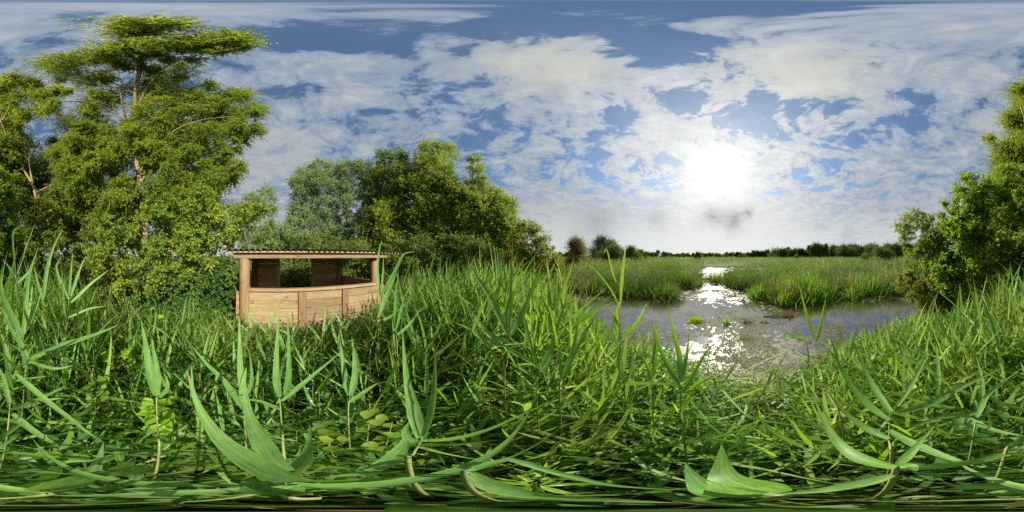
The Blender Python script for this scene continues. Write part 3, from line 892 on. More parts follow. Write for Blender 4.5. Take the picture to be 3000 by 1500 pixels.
def far_row(x0, x1, step, yf, w, dist, mat, what, shape='round', n=7, per=36):
    sizes = []
    xs = []
    x = x0
    while x < x1:
        xs.append(x); x += step * random.uniform(.45, .95)
    for q, xx in enumerate(xs):
        yt = yf(xx) + random.uniform(-5.5, 4.0) * min(1, (748 - yf(xx)) / 12)
        place = ['first', 'second', 'third', 'fourth', 'fifth', 'sixth', 'seventh', 'eighth', 'ninth', 'tenth', 'eleventh', 'twelfth', 'thirteenth', 'fourteenth', 'fifteenth', 'sixteenth', 'seventeenth', 'eighteenth'][min(q, 17)]
        far_tree('horizon_tree', f'{place} tree from the left {what}', xx, yt, w * random.choice((.6, .8, 1.0, 1.3, 1.7)), dist * random.uniform(.9, 1.12), mat if random.random() < .75 else M['far_mid'], 'trees along the horizon', n=n, per=per, shape=shape)
far_row(1640, 1668, 14, lambda x: 741, 22, 120, M['far_dark'], 'beyond the brown marsh bush')
far_row(1896, 1960, 16, lambda x: 740, 24, 160, M['far_dark'], 'in the low line right of the olive bush')
far_row(1968, 2060, 22, lambda x: 744, 26, 260, M['far_dark'], 'on the lowest stretch of the horizon')
far_row(2064, 2160, 20, lambda x: 744 - (x - 2064) * .03, 26, 240, M['far_mid'], 'in the line above the far pool')
far_row(2164, 2275, 17, lambda x: 740 - (x - 2164) * .03, 24, 200, M['far_dark'], 'in the pale line left of the square clump')
far_row(2282, 2356, 13, lambda x: 729 + (x - 2282) * .03, 20, 150, M['far_dark'], 'in the dark square clump')
far_row(2372, 2424, 13, lambda x: 718, 12, 150, M['far_mid'], 'in the row of poplars', 'spire', 8)
far_row(2366, 2440, 18, lambda x: 732, 24, 170, M['far_dark'], 'at the foot of the poplars')
far_row(2444, 2540, 17, lambda x: 721 + abs(x - 2475) * .08, 28, 150, M['far_dark'], 'in the tall wood right of the poplars', 'round', 12)
far_row(2546, 2700, 16, lambda x: 719, 32, 150, M['far_dark'], 'in the wood behind the scrub mound', 'round', 12)

# ------------------------------------------------------------------ the bird hide
def build_hide():
    D = 3.6
    O = G((-84 / 360 + .5) * 3000, D, 0)
    hide = empty('bird_hide', O, R(84))
    tag(hide, 'wooden bird hide with corrugated roof, open front and board walls among the reeds', 'hide')
    def plank(nm, x0, x1, y0, y1, z0, z1, mat, bev=.004):
        cx, cy, cz = (x0 + x1) / 2, (y0 + y1) / 2, (z0 + z1) / 2
        return obj(nm, box_mesh(nm, x0 - cx, x1 - cx, y0 - cy, y1 - cy, z0 - cz, z1 - cz, mat, bev), hide, (cx, cy, cz))
    def upright(nm, x0, x1, y0, y1, z0, z1, mat):
        # grain runs along local x, so the piece is built lying and stood up
        L = z1 - z0
        o = obj(nm, box_mesh(nm, -L / 2, L / 2, -(x1 - x0) / 2, (x1 - x0) / 2, -(y1 - y0) / 2, (y1 - y0) / 2, mat), hide, ((x0 + x1) / 2, (y0 + y1) / 2, (z0 + z1) / 2))
        o.rotation_euler = Matrix(((0, 1, 0), (0, 0, 1), (1, 0, 0))).to_euler()
        return o
    sill_top = H - .735
    bh = .188
    for (x0, x1) in ((-.83, .548), (.748, 1.61), (1.803, 2.915)):
        z = sill_top - .085
        sh = random.uniform(-.02, .02)
        for i in range(8):
            zt = z - i * bh + (sh if i else 0); zb = z - (i + 1) * bh + .011 + sh
            lean = random.uniform(0, .010)
            plank('plank', x0, x1, .0 - lean, .028 - lean, max(zb, -.32), zt, M['wood'])
    upright('batten', .563, .739, -.028, .02, -.3, sill_top - .075, M['wood_post'])
    upright('batten', 1.628, 1.793, -.028, .02, -.3, sill_top - .055, M['wood_post'])
    plank('sill', -.70, 2.60, -.055, .10, sill_top - .06, sill_top, M['wood'], .008)
    # round posts
    def post(x, y, r, z0, z1, mat, label=None):
        L = z1 - z0
        V, F = tube([(-L / 2, 0, 0), (-L * .2, .004, 0), (L * .2, -.003, .003), (L / 2 - .01, 0, 0), (L / 2, 0, 0)], [r * 1.03, r, r * .98, r * .96, r * .90], 20)
        o = obj('post', mesh_np('post', V, F, mat, True), hide, (x, y, (z0 + z1) / 2))
        o.rotation_euler = (0, -PI / 2, 0)
        if label: o['label'] = label
        return o
    post(-.64, .03, .125, -.3, H - .054, M['wood_post'])
    post(2.66, .16, .104, -.3, H - .054, M['wood_post'])
    post(2.36, 1.86, .10, -.3, H - .06, M['wood_post'])
    post(-.62, 1.86, .10, -.3, H - .06, M['wood_post'])
    # beams
    plank('beam', -.86, 2.95, -.075, .075, H - .052, H + .088, M['wood'], .006)
    plank('beam', -.86, 2.80, 1.80, 1.94, H - .052, H + .07, M['wood_in'], .006)
    for xx in (-.55, .5, 1.5, 2.5):
        r_ = plank('rafter', -1.18, 1.18, -.04, .04, -.055, .055, M['wood_in'])
        r_.location = (xx, .98, H + .03); r_.rotation_euler = (0, 0, PI / 2); r_.scale = (.70, 1, 1)
    plank('fascia', -1.05, 3.45, -.15, -.125, H + .072, H + .104, M['wood_in'], .003)
    # corrugated sheets, five across
    pitch = .122
    w = pitch * 7.5
    for i in range(5):
        x0 = -1.08 + i * (w - .015)
        nx = 60
        xs = np.linspace(0, w, nx)
        zs = .030 * np.sin(xs / pitch * 2 * PI + i * .7)
        ys = np.linspace(-.19, 2.35, 4)
        Vt = []
        for th in (0, -.008):
            for y in ys:
                for a, b in zip(xs, zs):
                    Vt.append((a, y + .01 * (i % 2), b + th))
        F = []
        nl = len(ys) * nx
        for l in (0, 1):
            for r_ in range(len(ys) - 1):
                for c in range(nx - 1):
                    q = l * nl + r_ * nx + c
                    f = [q, q + 1, q + nx + 1, q + nx]
                    F.append(f if l == 0 else f[::-1])
        for c in range(nx - 1):
            F.append([c, nl + c, nl + c + 1, c + 1]); e = (len(ys) - 1) * nx
            F.append([e + c, e + c + 1, nl + e + c + 1, nl + e + c])
        obj('roof_sheet', mesh_np('roof_sheet', Vt, F, M['roof']), hide, (x0, 0, H + .142 + .004 * (i % 2) - .006 * i))
    # back wall boards either side of the doorway
    for (x0, x1) in ((-.60, .12), (1.455, 2.27)):
        z = H - .075
        i = 0
        while z > -.1:
            plank('plank', x0, x1, 1.88, 1.90, z - .183, z, M['wood_in'])
            z -= .188
    upright('door_jamb', .125, .232, 1.84, 1.90, -.2, H - .06, M['wood_in'])
    upright('door_jamb', 1.31, 1.445, 1.84, 1.90, -.2, H - .06, M['wood_in'])
    # side walls, half height
    for (xa, ya, xb, yb) in ((2.72, .10, 2.44, 1.84), (-.72, .16, -.70, 1.84)):
        L = math.hypot(xb - xa, yb - ya); ang = math.atan2(yb - ya, xb - xa)
        z = sill_top + .03
        for i in range(7):
            zz = z - (i + .5) * bh
            o = obj('plank', box_mesh('plank', -L / 2, L / 2, -.012, .012, -bh / 2 + .003, bh / 2, M['wood_in']), hide, ((xa + xb) / 2, (ya + yb) / 2, zz), (0, 0, ang))
    # floor boards
    for i in range(9):
        plank('plank', -.6, 2.4, .15 + i * .19, .33 + i * .19, .02, .05, M['wood_in'])
    # bench against the inside
    return hide
build_hide()

# ------------------------------------------------------------------ reeds
# how high the reeds stand round the eye: (panorama x, y of the general tops)
TOPX = [0, 60, 130, 220, 320, 420, 500, 580, 680, 740, 850, 950, 1060, 1110, 1180, 1260, 1350, 1440, 1520, 1590, 1640, 1700, 1760, 1830, 1900, 1970, 2050, 2120, 2200, 2300, 2380, 2450, 2520, 2600, 2680, 2760, 2840, 2920, 3000]
TOPY = [790, 775, 785, 800, 860, 890, 885, 890, 920, 945, 955, 945, 905, 850, 800, 785, 775, 768, 775, 795, 840, 880, 930, 960, 985, 1010, 1050, 1085, 1115, 1105, 1050, 1005, 965, 935, 905, 885, 870, 830, 790]
def top_el(x, y):
    return np.radians((750.0 - np.interp(to_px(x, y) % 3000, TOPX, TOPY)) * .12)

def hide_local(x, y):
    a = R(84); O = G((-84 / 360 + .5) * 3000, 3.6)
    dx, dy = np.asarray(x) - O.x, np.asarray(y) - O.y
    return dx * math.cos(a) + dy * math.sin(a), -dx * math.sin(a) + dy * math.cos(a)

def in_hide(x, y, m=.06):
    t, dpt = hide_local(x, y)
    return (t > -1.0 - m) & (t < 3.0 + m) & (dpt > -m - .05) & (dpt < 2.0 + m)

def reed_arrays(xy, h, leafy=8, Lr=(.30, .56), Wr=(.015, .034), segs=4, fold=.25, stem_r=.004, low=.25, wind=(.25, .1), angs=(15, 78)):
    """many reeds at once: leaf ribbons and thin stems"""
    n = len(xy)
    z0 = ground_z(xy[:, 0], xy[:, 1])
    root = np.column_stack([xy, z0 - .02])
    lean = rng.normal(size=(n, 2)) * .13 + np.array(wind) * .25
    topv = np.column_stack([lean, np.ones(n)]) * h[:, None]
    f = np.linspace(low, .97, leafy)[None] + rng.uniform(-.04, .04, (n, leafy))
    b = root[:, None] + topv[:, None] * f[:, :, None]
    az = rng.uniform(0, 2 * PI, n)[:, None] + np.arange(leafy)[None] * (PI + .35) + rng.normal(size=(n, leafy)) * .35
    inc = np.radians(rng.uniform(angs[0], angs[1], (n, leafy))) * (1.15 - .75 * np.linspace(0, 1, leafy)[None])
    d = np.stack([np.sin(az) * np.sin(inc) + wind[0] * .5, np.cos(az) * np.sin(inc) + wind[1] * .5, np.cos(inc)], -1)
    L = rng.uniform(Lr[0], Lr[1], (n, leafy)) * np.clip(h / 1.4, .55, 1.15)[:, None] * (.75 + .5 * np.sin(np.linspace(.2, 2.6, leafy)))[None]
    W = rng.uniform(Wr[0], Wr[1], (n, leafy))
    dr = rng.uniform(.05, .75, (n, leafy)) * np.sin(inc) * 1.1
    lv = strips(b.reshape(-1, 3), d.reshape(-1, 3), L.ravel(), W.ravel(), dr.ravel(), segs, 'reed', fold, rng.normal(size=n * leafy) * .5, rng.normal(size=n * leafy) * .12)
    st = strips(root, topv, np.linalg.norm(topv, axis=1), stem_r * 2, 0, 2, 'flat', roll=rng.uniform(0, PI, n))
    return lv, st

def strip_uv(n, segs):
    u = np.tile([.02, .98], n * (segs + 1)) + np.repeat(rng.integers(0, 90, n), 2 * (segs + 1))
    v = np.tile(np.repeat(np.linspace(0, 1, segs + 1), 2), n)
    return np.column_stack([u, v])

def scatter(n, r0, r1, x0=0, x1=3000, power=1.0):
    px = rng.uniform(x0, x1, n)
    r = np.sqrt(rng.uniform(0, 1, n) ** power * (r1 * r1 - r0 * r0) + r0 * r0)
    a = (px / 3000 - .5) * 2 * PI
    return np.column_stack([np.sin(a) * r, np.cos(a) * r])

def heights(xy, hmax=1.95, vary=(.72, 1.04), low=17):
    r = np.hypot(xy[:, 0], xy[:, 1])
    # the nearest reeds are trodden and stand lower than the belt behind them
    lim = H + r * np.tan(top_el(xy[:, 0], xy[:, 1]) - np.radians(low) * np.clip(1.9 - r, 0, 1.4)) - ground_z(xy[:, 0], xy[:, 1])
    return np.clip((lim - .22) * rng.uniform(vary[0], vary[1], len(xy)), 0, hmax)

def reed_stuff():
    xy = scatter(5400, .9, 7.6)
    r = np.hypot(xy[:, 0], xy[:, 1]); px = to_px(xy[:, 0], xy[:, 1])
    ok = (water_depth(xy[:, 0], xy[:, 1]) < -.02) & ~in_hide(xy[:, 0], xy[:, 1])
    # the thick belt lies between the hide and the pond; under the trees the reeds are sparse
    dens = np.interp(px, [0, 200, 450, 680, 760, 1000, 1100, 1180, 1560, 1660, 1900, 2200, 2400, 2700, 2850, 3000], [.5, .45, .3, .36, .42, .42, .7, 1, 1, .9, .7, .55, .75, .85, .75, .6])
    maxr = np.interp(px, [0, 300, 450, 700, 1080, 1140, 1200, 1560, 1640, 1700, 2650, 2760, 3000], [3.6, 3.4, 3.4, 3.4, 3.4, 5.5, 6.2, 6.0, 6.5, 7, 7, 4.0, 3.6])
    ok &= (rng.random(len(xy)) < dens) & (r < maxr)
    xy = xy[ok]; h = heights(xy)
    k = h > .3
    xy, h = xy[k], h[k]
    lv, st = reed_arrays(xy, h, 8, segs=4, fold=.0)
    o = obj('reeds', mesh_np('reeds', *lv, M['reed_mass'], True, strip_uv(len(lv[0]) // 10, 4))); tag(o, 'dense common reeds filling the bank between hide and pond', 'reeds', None, 'stuff')
    o = obj('reed_stems', mesh_np('reed_stems', *st, M['reed_stem'])); tag(o, 'thin upright stems of the dense reeds on the bank', 'reed stems', None, 'stuff')
reed_stuff()

def dead_reeds():
    # last year's bleached stems still standing or leaning among the green ones
    xy = scatter(1900, .6, 6.0)
    ok = (water_depth(xy[:, 0], xy[:, 1]) < -.05) & ~in_hide(xy[:, 0], xy[:, 1])
    xy = xy[ok]; h = heights(xy, vary=(.4, 1.0)); k = h > .3; xy, h = xy[k], h[k]; m = len(xy)
    d = rng.normal(size=(m, 3)) * .3 + np.array([0, 0, 1.])
    V, F = strips(np.column_stack([xy, ground_z(xy[:, 0], xy[:, 1])]), d, h, rng.uniform(.004, .008, m), rng.uniform(0, .25, m), 4, 'flat', 0, rng.uniform(0, PI, m))
    b = np.column_stack([xy, ground_z(xy[:, 0], xy[:, 1])]) + nrm(d) * (h * rng.uniform(.3, .8, m))[:, None]
    V2, F2 = strips(b, rng.normal(size=(m, 3)) + np.array([0, 0, .2]), rng.uniform(.15, .4, m), rng.uniform(.008, .018, m), rng.uniform(.3, 1.0, m), 4, 'reed', 0, rng.normal(size=m))
    o = obj('dead_reeds', mesh_np('dead_reeds', np.concatenate([V, V2]), np.concatenate([F, F2 + len(V)]), M['reed_dry'])); tag(o, 'bleached dead stems among the green reeds', 'dead reeds', None, 'stuff')
dead_reeds()

def low_reeds():
    # bowed, shorter reeds that fill the foreground with crossing blades
    xy = np.concatenate([scatter(2300, .42, 2.6), scatter(1100, 1.6, 3.6, 0, 1500)])
    px = to_px(xy[:, 0], xy[:, 1])
    ok = (water_depth(xy[:, 0], xy[:, 1]) < -.05) & ~in_hide(xy[:, 0], xy[:, 1])
    ok &= ~((px > 1750) & (px < 2550) & (rng.random(len(px)) < .35))
    xy = xy[ok]
    h = np.minimum(heights(xy, vary=(.45, .95)), 1.42)
    h = np.minimum(h, .50 + .75 * np.clip(np.hypot(xy[:, 0], xy[:, 1]) - .4, 0, 5))
    k = h > .25
    xy, h = xy[k], h[k]
    w = (.5, .12)
    lv, st = reed_arrays(xy, h, 5, (.45, .90), (.026, .052), 6, 0., .003, .40, w, (38, 88))
    o = obj('bowed_reeds', mesh_np('bowed_reeds', *lv, M['reed_mass'], True, strip_uv(len(lv[0]) // 14, 6))); tag(o, 'low bowed reeds crossing each other round the viewpoint', 'reeds', None, 'stuff')
    o = obj('bowed_reed_stems', mesh_np('bowed_reed_stems', *st, M['reed_stem'])); tag(o, 'thin stems of the low bowed reeds', 'reed stems', None, 'stuff')
low_reeds()

# --- single reeds: stem and leaves, leaf meshes shared
def leaf_variant(inc, droop, W, curl, roll, mat, seed):
    d = np.array([[math.sin(inc), 0, math.cos(inc)]])
    V, F = strips(np.zeros((1, 3)), d, 1.0, W, droop, 8, 'reed', .35, np.array([roll]), np.array([curl]))
    u = np.tile([.02, .5, .98], 9); v = np.repeat(np.linspace(0, 1, 9), 3)
    return mesh_np('leaf', V, F, mat, True, np.column_stack([u + seed * 3, v]))

LEAVES = []
for i in range(16):
    inc = R(12 + 4.2 * i)
    LEAVES.append([leaf_variant(inc, random.uniform(.1, .55) * math.sin(inc) * 1.3, random.uniform(.065, .09), random.uniform(-.12, .12), random.uniform(-.5, .5), m, i) for m in (M['reed'], M['reed_fresh'])])
STEMS = []
for i in range(4):
    bend = random.uniform(.0, .10)
    pts = [(bend * t * t, random.uniform(-.004, .004), t) for t in np.linspace(0, 1, 6)]
    V, F = tube(pts, np.linspace(.0036, .0016, 6), 5)
    STEMS.append((mesh_np('stem', V, F, M['reed_stem'], True), bend))

def single_reed(x, y, h, fresh, name='reed'):
    t = empty(name, (x, y, gz(x, y) - .01), random.uniform(0, 2 * PI))
    me, bend = random.choice(STEMS)
    obj('stem', me, t, None, None, h)
    n = max(3, int(h * random.uniform(4.2, 5.6)))
    a0 = random.uniform(0, 2 * PI)
    for i in range(n):
        f = .30 + .67 * (i + random.uniform(-.2, .2)) / n
        f = min(.985, f + .02)
        idx = int(np.clip((1 - f) * 17 + random.uniform(-2, 3), 0, 15))
        o = obj('leaf', LEAVES[idx][fresh], t, (bend * f * f * h, 0, f * h), (random.uniform(-.15, .15), random.uniform(-.1, .1), a0 + i * (PI + .3) + random.uniform(-.5, .5)),
                random.uniform(.34, .60) * min(1.1, max(.65, h / 1.3)))
    return t

SECTOR_NAME = [(0, 'below the forked birch'), (150, 'in front of the dense green shrub'), (300, 'before the tall birch trunk'), (450, 'left of the hide by the low shrub'), (600, 'at the left post of the hide'),
               (750, 'below the left boards of the hide'), (900, 'below the right boards of the hide'), (1050, 'at the right post of the hide'), (1200, 'in the belt below the dark sallows'), (1350, 'in the belt below the tallest sallow'),
               (1500, 'below the yellowing bush'), (1650, 'at the left end of the pond'), (1800, 'before the left water'), (1950, 'left of the sun glint'), (2100, 'below the sun glint'),
               (2250, 'before the middle of the pond edge'), (2400, 'before the right water'), (2550, 'at the right end of the pond'), (2700, 'below the osier'), (2850, 'below the big right bank bush')]
SUPER = [('tallest', lambda q: -q['h']), ('shortest', lambda q: q['h']), ('farthest', lambda q: -q['r']), ('nearest', lambda q: q['r']), ('second tallest', lambda q: -q['h']), ('second nearest', lambda q: q['r']),
         ('second farthest', lambda q: -q['r']), ('second shortest', lambda q: q['h']), ('leftmost remaining', lambda q: q['px']), ('rightmost remaining', lambda q: -q['px']), ('third tallest', lambda q: -q['h']), ('third nearest', lambda q: q['r'])]
def reed_individuals():
    per = 12
    for s, (x0, place) in enumerate(SECTOR_NAME):
        got = []; tries = 0
        while len(got) < per and tries < 400:
            tries += 1
            px = random.uniform(x0 + 4, x0 + 146)
            r = random.uniform(.5, 1.0) if random.random() < .35 else random.uniform(.9, 2.3)
            p = G(px, r)
            if float(water_depth(np.array([p.x]), np.array([p.y]))[0]) > -.05 or bool(in_hide(p.x, p.y)): continue
            h = float(heights(np.array([[p.x, p.y]]), vary=(.66, 1.03), low=9)[0])
            h = min(h, .75 + 1.0 * (r - .5))
            if h < .35: continue
            if any((p - g['p']).length < .1 for g in got): continue
            got.append({'p': p, 'h': h, 'r': r, 'px': px})
        left = list(got)
        for word, key in SUPER:
            if not left: break
            q = min(left, key=key); left.remove(q)
            fresh = 1 if (1600 < q['px'] < 2750 and random.random() < .75) or random.random() < .15 else 0
            t = single_reed(q['p'].x, q['p'].y, q['h'], fresh)
            kind = 'yellow-green' if fresh else 'blue-green'
            tag(t, f'{word} {kind} reed {place}', 'reed', 'reeds round the viewpoint')
reed_individuals()

# --- the reeds that stand out, leaf by leaf
def hero_leaf(t, base, pts, width, mat, roll=0.0):
    c = spline([tuple(p) for p in pts], 10)
    tg = nrm(np.gradient(c, axis=0))
    eye = np.array([0, 0, H])
    view = nrm(eye - c)
    up = np.tile([0, 0, 1.], (10, 1))
    n0 = nrm(view * .8 + up * .35)
    side = nrm(np.cross(tg, n0)); nor = nrm(np.cross(side, tg))
    ca, sa_ = math.cos(roll), math.sin(roll)
    side, nor = side * ca + nor * sa_, nor * ca - side * sa_
    s = np.linspace(0, 1, 10)
    w = np.maximum(np.minimum(1, .42 + s / .25 * .58) * (1 - s) ** .72, .012)
    hw = .5 * width * w[:, None]
    V = np.stack([c - side * hw, c - nor * hw * .3, c + side * hw], 1).reshape(-1, 3) - np.array(base)
    F = []
    for i in range(9):
        a = 3 * i
        F += [[a, a + 1, a + 4, a + 3], [a + 1, a + 2, a + 5, a + 4]]
    k = random.randint(0, 60)
    uv = np.column_stack([np.tile([.02, .5, .98], 10) + k, np.repeat(np.linspace(0, 1, 10), 3)])
    return obj('leaf', mesh_np('leaf', V, F, mat, True, uv), t)

def hero(label, stem, leaves, fresh=0, foot=None, stem_r=.0042):
    """stem: [(x, y, d), ...] from the top node down; leaves: ([(x, y), ...] base to tip, d_base, d_tip, width in panorama pixels, [roll])"""
    sp = [P(*q) for q in stem]
    low = sp[-1]
    if foot is None:
        foot = (low.x * 1.06 + .03, low.y * 1.06)
    g = Vector((foot[0], foot[1], gz(*foot) - .02))
    t = empty('reed', g)
    tag(t, label, 'reed', 'reeds round the viewpoint')
    c = spline([tuple(g)] + [tuple(p) for p in reversed(sp)], 12)
    V, F = tube(c, np.linspace(stem_r, stem_r * .5, 12), 6)
    obj('stem', mesh_np('stem', V - np.array(g), F, M['reed_stem'], True), t)
    for lf in leaves:
        pts, d0, d1, wpx = lf[:4]
        fr = lf[5] if len(lf) > 5 else fresh
        n = len(pts)
        q = [P(x, y, d0 + (d1 - d0) * i / (n - 1)) for i, (x, y) in enumerate(pts)]
        width = R(wpx * .12) * (d0 * .6 + d1 * .4) * (.78 if wpx > 25 else .9)
        hero_leaf(t, g, q, width, M['reed_fresh'] if fr else M['reed'], lf[4] if len(lf) > 4 else 0.0)
    return t

# slim reeds rising before the hide boards
hero('slim reed with a forked tip before the left boards of the hide', [(790, 960, 2.3), (788, 1030, 2.35)], [([(790, 960), (782, 915), (768, 880)], 2.3, 2.4, 9), ([(792, 955), (812, 905), (832, 868)], 2.3, 2.45, 9), ([(788, 985), (760, 950), (742, 925)], 2.3, 2.35, 8)])
hero('slim reed leaning right before the middle board panel', [(945, 985, 2.2), (940, 1050, 2.25)], [([(945, 985), (968, 940), (1005, 905)], 2.2, 2.3, 10), ([(945, 980), (952, 930), (950, 895)], 2.2, 2.3, 9), ([(942, 1000), (915, 965), (885, 940)], 2.2, 2.25, 9)])
hero('reed with dark drooping blades before the right board panel', [(1010, 975, 2.2), (1012, 1050, 2.25)], [([(1010, 975), (1030, 930), (1062, 905)], 2.2, 2.3, 10), ([(1008, 970), (990, 930), (965, 905)], 2.2, 2.3, 10), ([(1012, 990), (1050, 965), (1085, 960)], 2.2, 2.2, 11)])
hero('thin reed with narrow blades before the left hide post', [(735, 965, 2.5), (735, 1040, 2.55)], [([(735, 965), (728, 920), (716, 880)], 2.5, 2.6, 8), ([(736, 960), (745, 910), (752, 862)], 2.5, 2.6, 8), ([(735, 985), (715, 960), (690, 945)], 2.5, 2.5, 8)])
hero('thin reed casting its shadow beside the first hide batten', [(862, 985, 2.4), (860, 1060, 2.45)], [([(862, 985), (858, 930), (846, 890)], 2.4, 2.5, 9), ([(864, 980), (880, 940), (902, 915)], 2.4, 2.5, 9), ([(861, 1000), (838, 975), (815, 965)], 2.4, 2.4, 9)])
hero('thin reed with open blades before the second hide batten', [(990, 1010, 2.1), (990, 1070, 2.15)], [([(990, 1010), (1000, 960), (1018, 925)], 2.1, 2.2, 9), ([(988, 1005), (975, 965), (970, 930)], 2.1, 2.2, 9), ([(990, 1020), (1020, 1000), (1050, 995)], 2.1, 2.1, 9)])
# around the hide and left of it
hero('reed with a broad folded leaf pointing up beside the left birch shrub, stem pale', [(67, 990, 1.25), (60, 1050, 1.3), (38, 1130, 1.4)],
     [([(65, 988), (28, 914), (0, 849), (-22, 795)], 1.25, 1.3, 34), ([(70, 979), (76, 898), (86, 805), (113, 721)], 1.25, 1.35, 18), ([(71, 976), (102, 905), (130, 824)], 1.25, 1.4, 16),
      ([(62, 1016), (30, 960), (5, 905), (-40, 880)], 1.27, 1.4, 14), ([(55, 1080), (120, 1040), (200, 1010)], 1.3, 1.25, 14)])
hero('upright reed with two crossing leaf blades in front of the forked birch', [(126, 880, 1.5), (124, 960, 1.55), (114, 1040, 1.6)],
     [([(126, 880), (109, 824), (99, 780)], 1.5, 1.55, 14), ([(129, 864), (137, 790), (158, 721), (185, 668)], 1.5, 1.6, 17), ([(127, 873), (146, 799), (146, 743)], 1.5, 1.6, 12), ([(124, 900), (90, 885), (66, 893)], 1.5, 1.5, 10)])
hero('reed whose four leaves spread like a fan before the birch shrubs', [(202, 874, 1.5), (199, 945, 1.55), (183, 1023, 1.6)],
     [([(202, 864), (208, 790), (214, 737)], 1.5, 1.6, 10), ([(207, 867), (230, 799), (252, 746)], 1.5, 1.55, 13), ([(208, 886), (264, 833), (320, 790)], 1.5, 1.5, 14), ([(202, 877), (177, 824), (165, 783), (178, 752)], 1.5, 1.6, 13), ([(200, 930), (260, 905), (310, 897)], 1.5, 1.4, 10)])
hero('slim dark-stemmed reed with a bent-over top leaf, at the edge of the forked birch', [(47, 805, 1.7), (49, 880, 1.75), (48, 940, 1.8)],
     [([(45, 799), (37, 690), (50, 668), (75, 657)], 1.7, 1.75, 9), ([(50, 802), (71, 737), (104, 652)], 1.7, 1.8, 10), ([(47, 815), (28, 785), (6, 757)], 1.7, 1.75, 10), ([(50, 830), (80, 800), (100, 770)], 1.7, 1.7, 11)])
hero('reed with one very long leaf lying nearly level across the shrubs', [(80, 1055, 1.0), (70, 1150, 1.05)],
     [([(87, 1049), (186, 1010), (280, 979), (352, 950)], 1.0, 1.15, 22), ([(84, 1056), (60, 1000), (45, 960)], 1.0, 1.1, 15), ([(88, 1060), (160, 1080), (215, 1070)], 1.0, .95, 15)])
hero('reed with two pale broad leaves held upright above the yellow sapling', [(458, 1162, .85), (462, 1260, .9), (466, 1330, .95)],
     [([(458, 1159), (440, 1090), (425, 1000), (414, 945)], .85, 1.0, 34), ([(462, 1155), (460, 1090), (452, 1040), (444, 985)], .85, .98, 22), ([(468, 1165), (492, 1130), (480, 1090)], .85, .95, 14)])
hero('reed with twin tall spear leaves below the left boards of the hide, jointed pale stem', [(819, 1166, .82), (823, 1220, .84), (833, 1350, .88)],
     [([(819, 1163), (809, 1100), (812, 1000), (818, 912)], .82, 1.02, 27), ([(835, 1158), (846, 1100), (846, 1010), (842, 908)], .82, 1.02, 20), ([(825, 1175), (880, 1130), (940, 1080), (1000, 1030)], .82, .95, 17), ([(822, 1200), (760, 1175), (700, 1170)], .83, .9, 13)])
hero('reed with three tall ribbon leaves at the left boards of the hide', [(713, 1180, .95), (715, 1230, .95), (722, 1320, 1.0)],
     [([(715, 1180), (704, 1080), (702, 985), (700, 925)], .95, 1.15, 21), ([(718, 1190), (712, 1130), (722, 1075)], .95, 1.0, 28), ([(722, 1170), (738, 1100), (730, 1030)], .95, 1.1, 13), ([(716, 1200), (660, 1120), (600, 1060), (560, 1010)], .95, 1.1, 20)])
hero('nearest reed below the hide, two huge leaves sweeping up close to the eye', [(858, 1420, .40), (872, 1440, .44), (885, 1462, .5)],
     [([(854, 1411), (737, 1352), (640, 1279), (580, 1186), (547, 1081)], .40, .52, 52), ([(834, 1380), (757, 1275), (726, 1202), (716, 1100)], .42, .56, 46), ([(858, 1425), (790, 1440), (745, 1430), (742, 1412)], .40, .42, 36),
      ([(862, 1408), (1000, 1411), (1116, 1404), (1369, 1382), (1485, 1345), (1563, 1307), (1667, 1229)], .42, .62, 17, .7, 1), ([(858, 1417), (1000, 1425), (1233, 1402), (1369, 1365), (1485, 1295), (1535, 1233), (1576, 1150)], .42, .60, 28, .35),
      ([(846, 1395), (890, 1350), (905, 1300), (908, 1240)], .41, .52, 30, .4)], stem_r=.005, foot=(-.16, .03))
hero('reed with a wide leaf, narrow spear and long arching bright leaf', [(1236, 1284, .62), (1210, 1330, .64), (1198, 1372, .68)],
     [([(1236, 1282), (1208, 1186), (1190, 1097), (1179, 960)], .62, .85, 40), ([(1240, 1278), (1268, 1171), (1274, 1078), (1272, 1005)], .62, .78, 22, .6), ([(1233, 1292), (1330, 1285), (1427, 1260), (1524, 1217), (1645, 1155)], .62, .85, 17, .5, 1),
      ([(1236, 1288), (1200, 1290), (1188, 1262), (1198, 1235)], .62, .62, 28), ([(1190, 1290), (1140, 1350), (1060, 1385), (960, 1398)], .6, .5, 36)], stem_r=.0048)
hero('reed with a short pair of upright leaves below the right boards of the hide', [(1025, 1158, .95), (1020, 1230, 1.0)],
     [([(1024, 1158), (1012, 1110), (1004, 1050), (996, 995)], .95, 1.08, 22), ([(1028, 1158), (1040, 1100), (1038, 1040), (1030, 985)], .95, 1.05, 22), ([(1020, 1180), (1080, 1140), (1110, 1120)], .95, 1.0, 14)])
hero('tall reed with a bundle of dark blades crossing the right hide post', [(1109, 930, 1.3), (1098, 990, 1.35), (1082, 1060, 1.45)],
     [([(1109, 930), (1132, 868), (1152, 820), (1163, 790)], 1.3, 1.4, 20), ([(1115, 868), (1152, 805), (1172, 765), (1186, 742), (1219, 738)], 1.3, 1.4, 16), ([(1114, 871), (1106, 793), (1110, 740), (1120, 700)], 1.3, 1.5, 13), ([(1117, 860), (1122, 800), (1124, 750)], 1.3, 1.4, 9), ([(1106, 940), (1140, 930), (1190, 890), (1230, 850)], 1.3, 1.4, 13)])
hero('pale narrow reed just right of the hide post', [(1160, 970, 1.2), (1165, 1060, 1.25)],
     [([(1159, 970), (1160, 874), (1168, 790)], 1.2, 1.4, 15), ([(1162, 960), (1178, 900), (1186, 860)], 1.2, 1.3, 11), ([(1160, 985), (1200, 950), (1235, 900)], 1.2, 1.3, 13)])
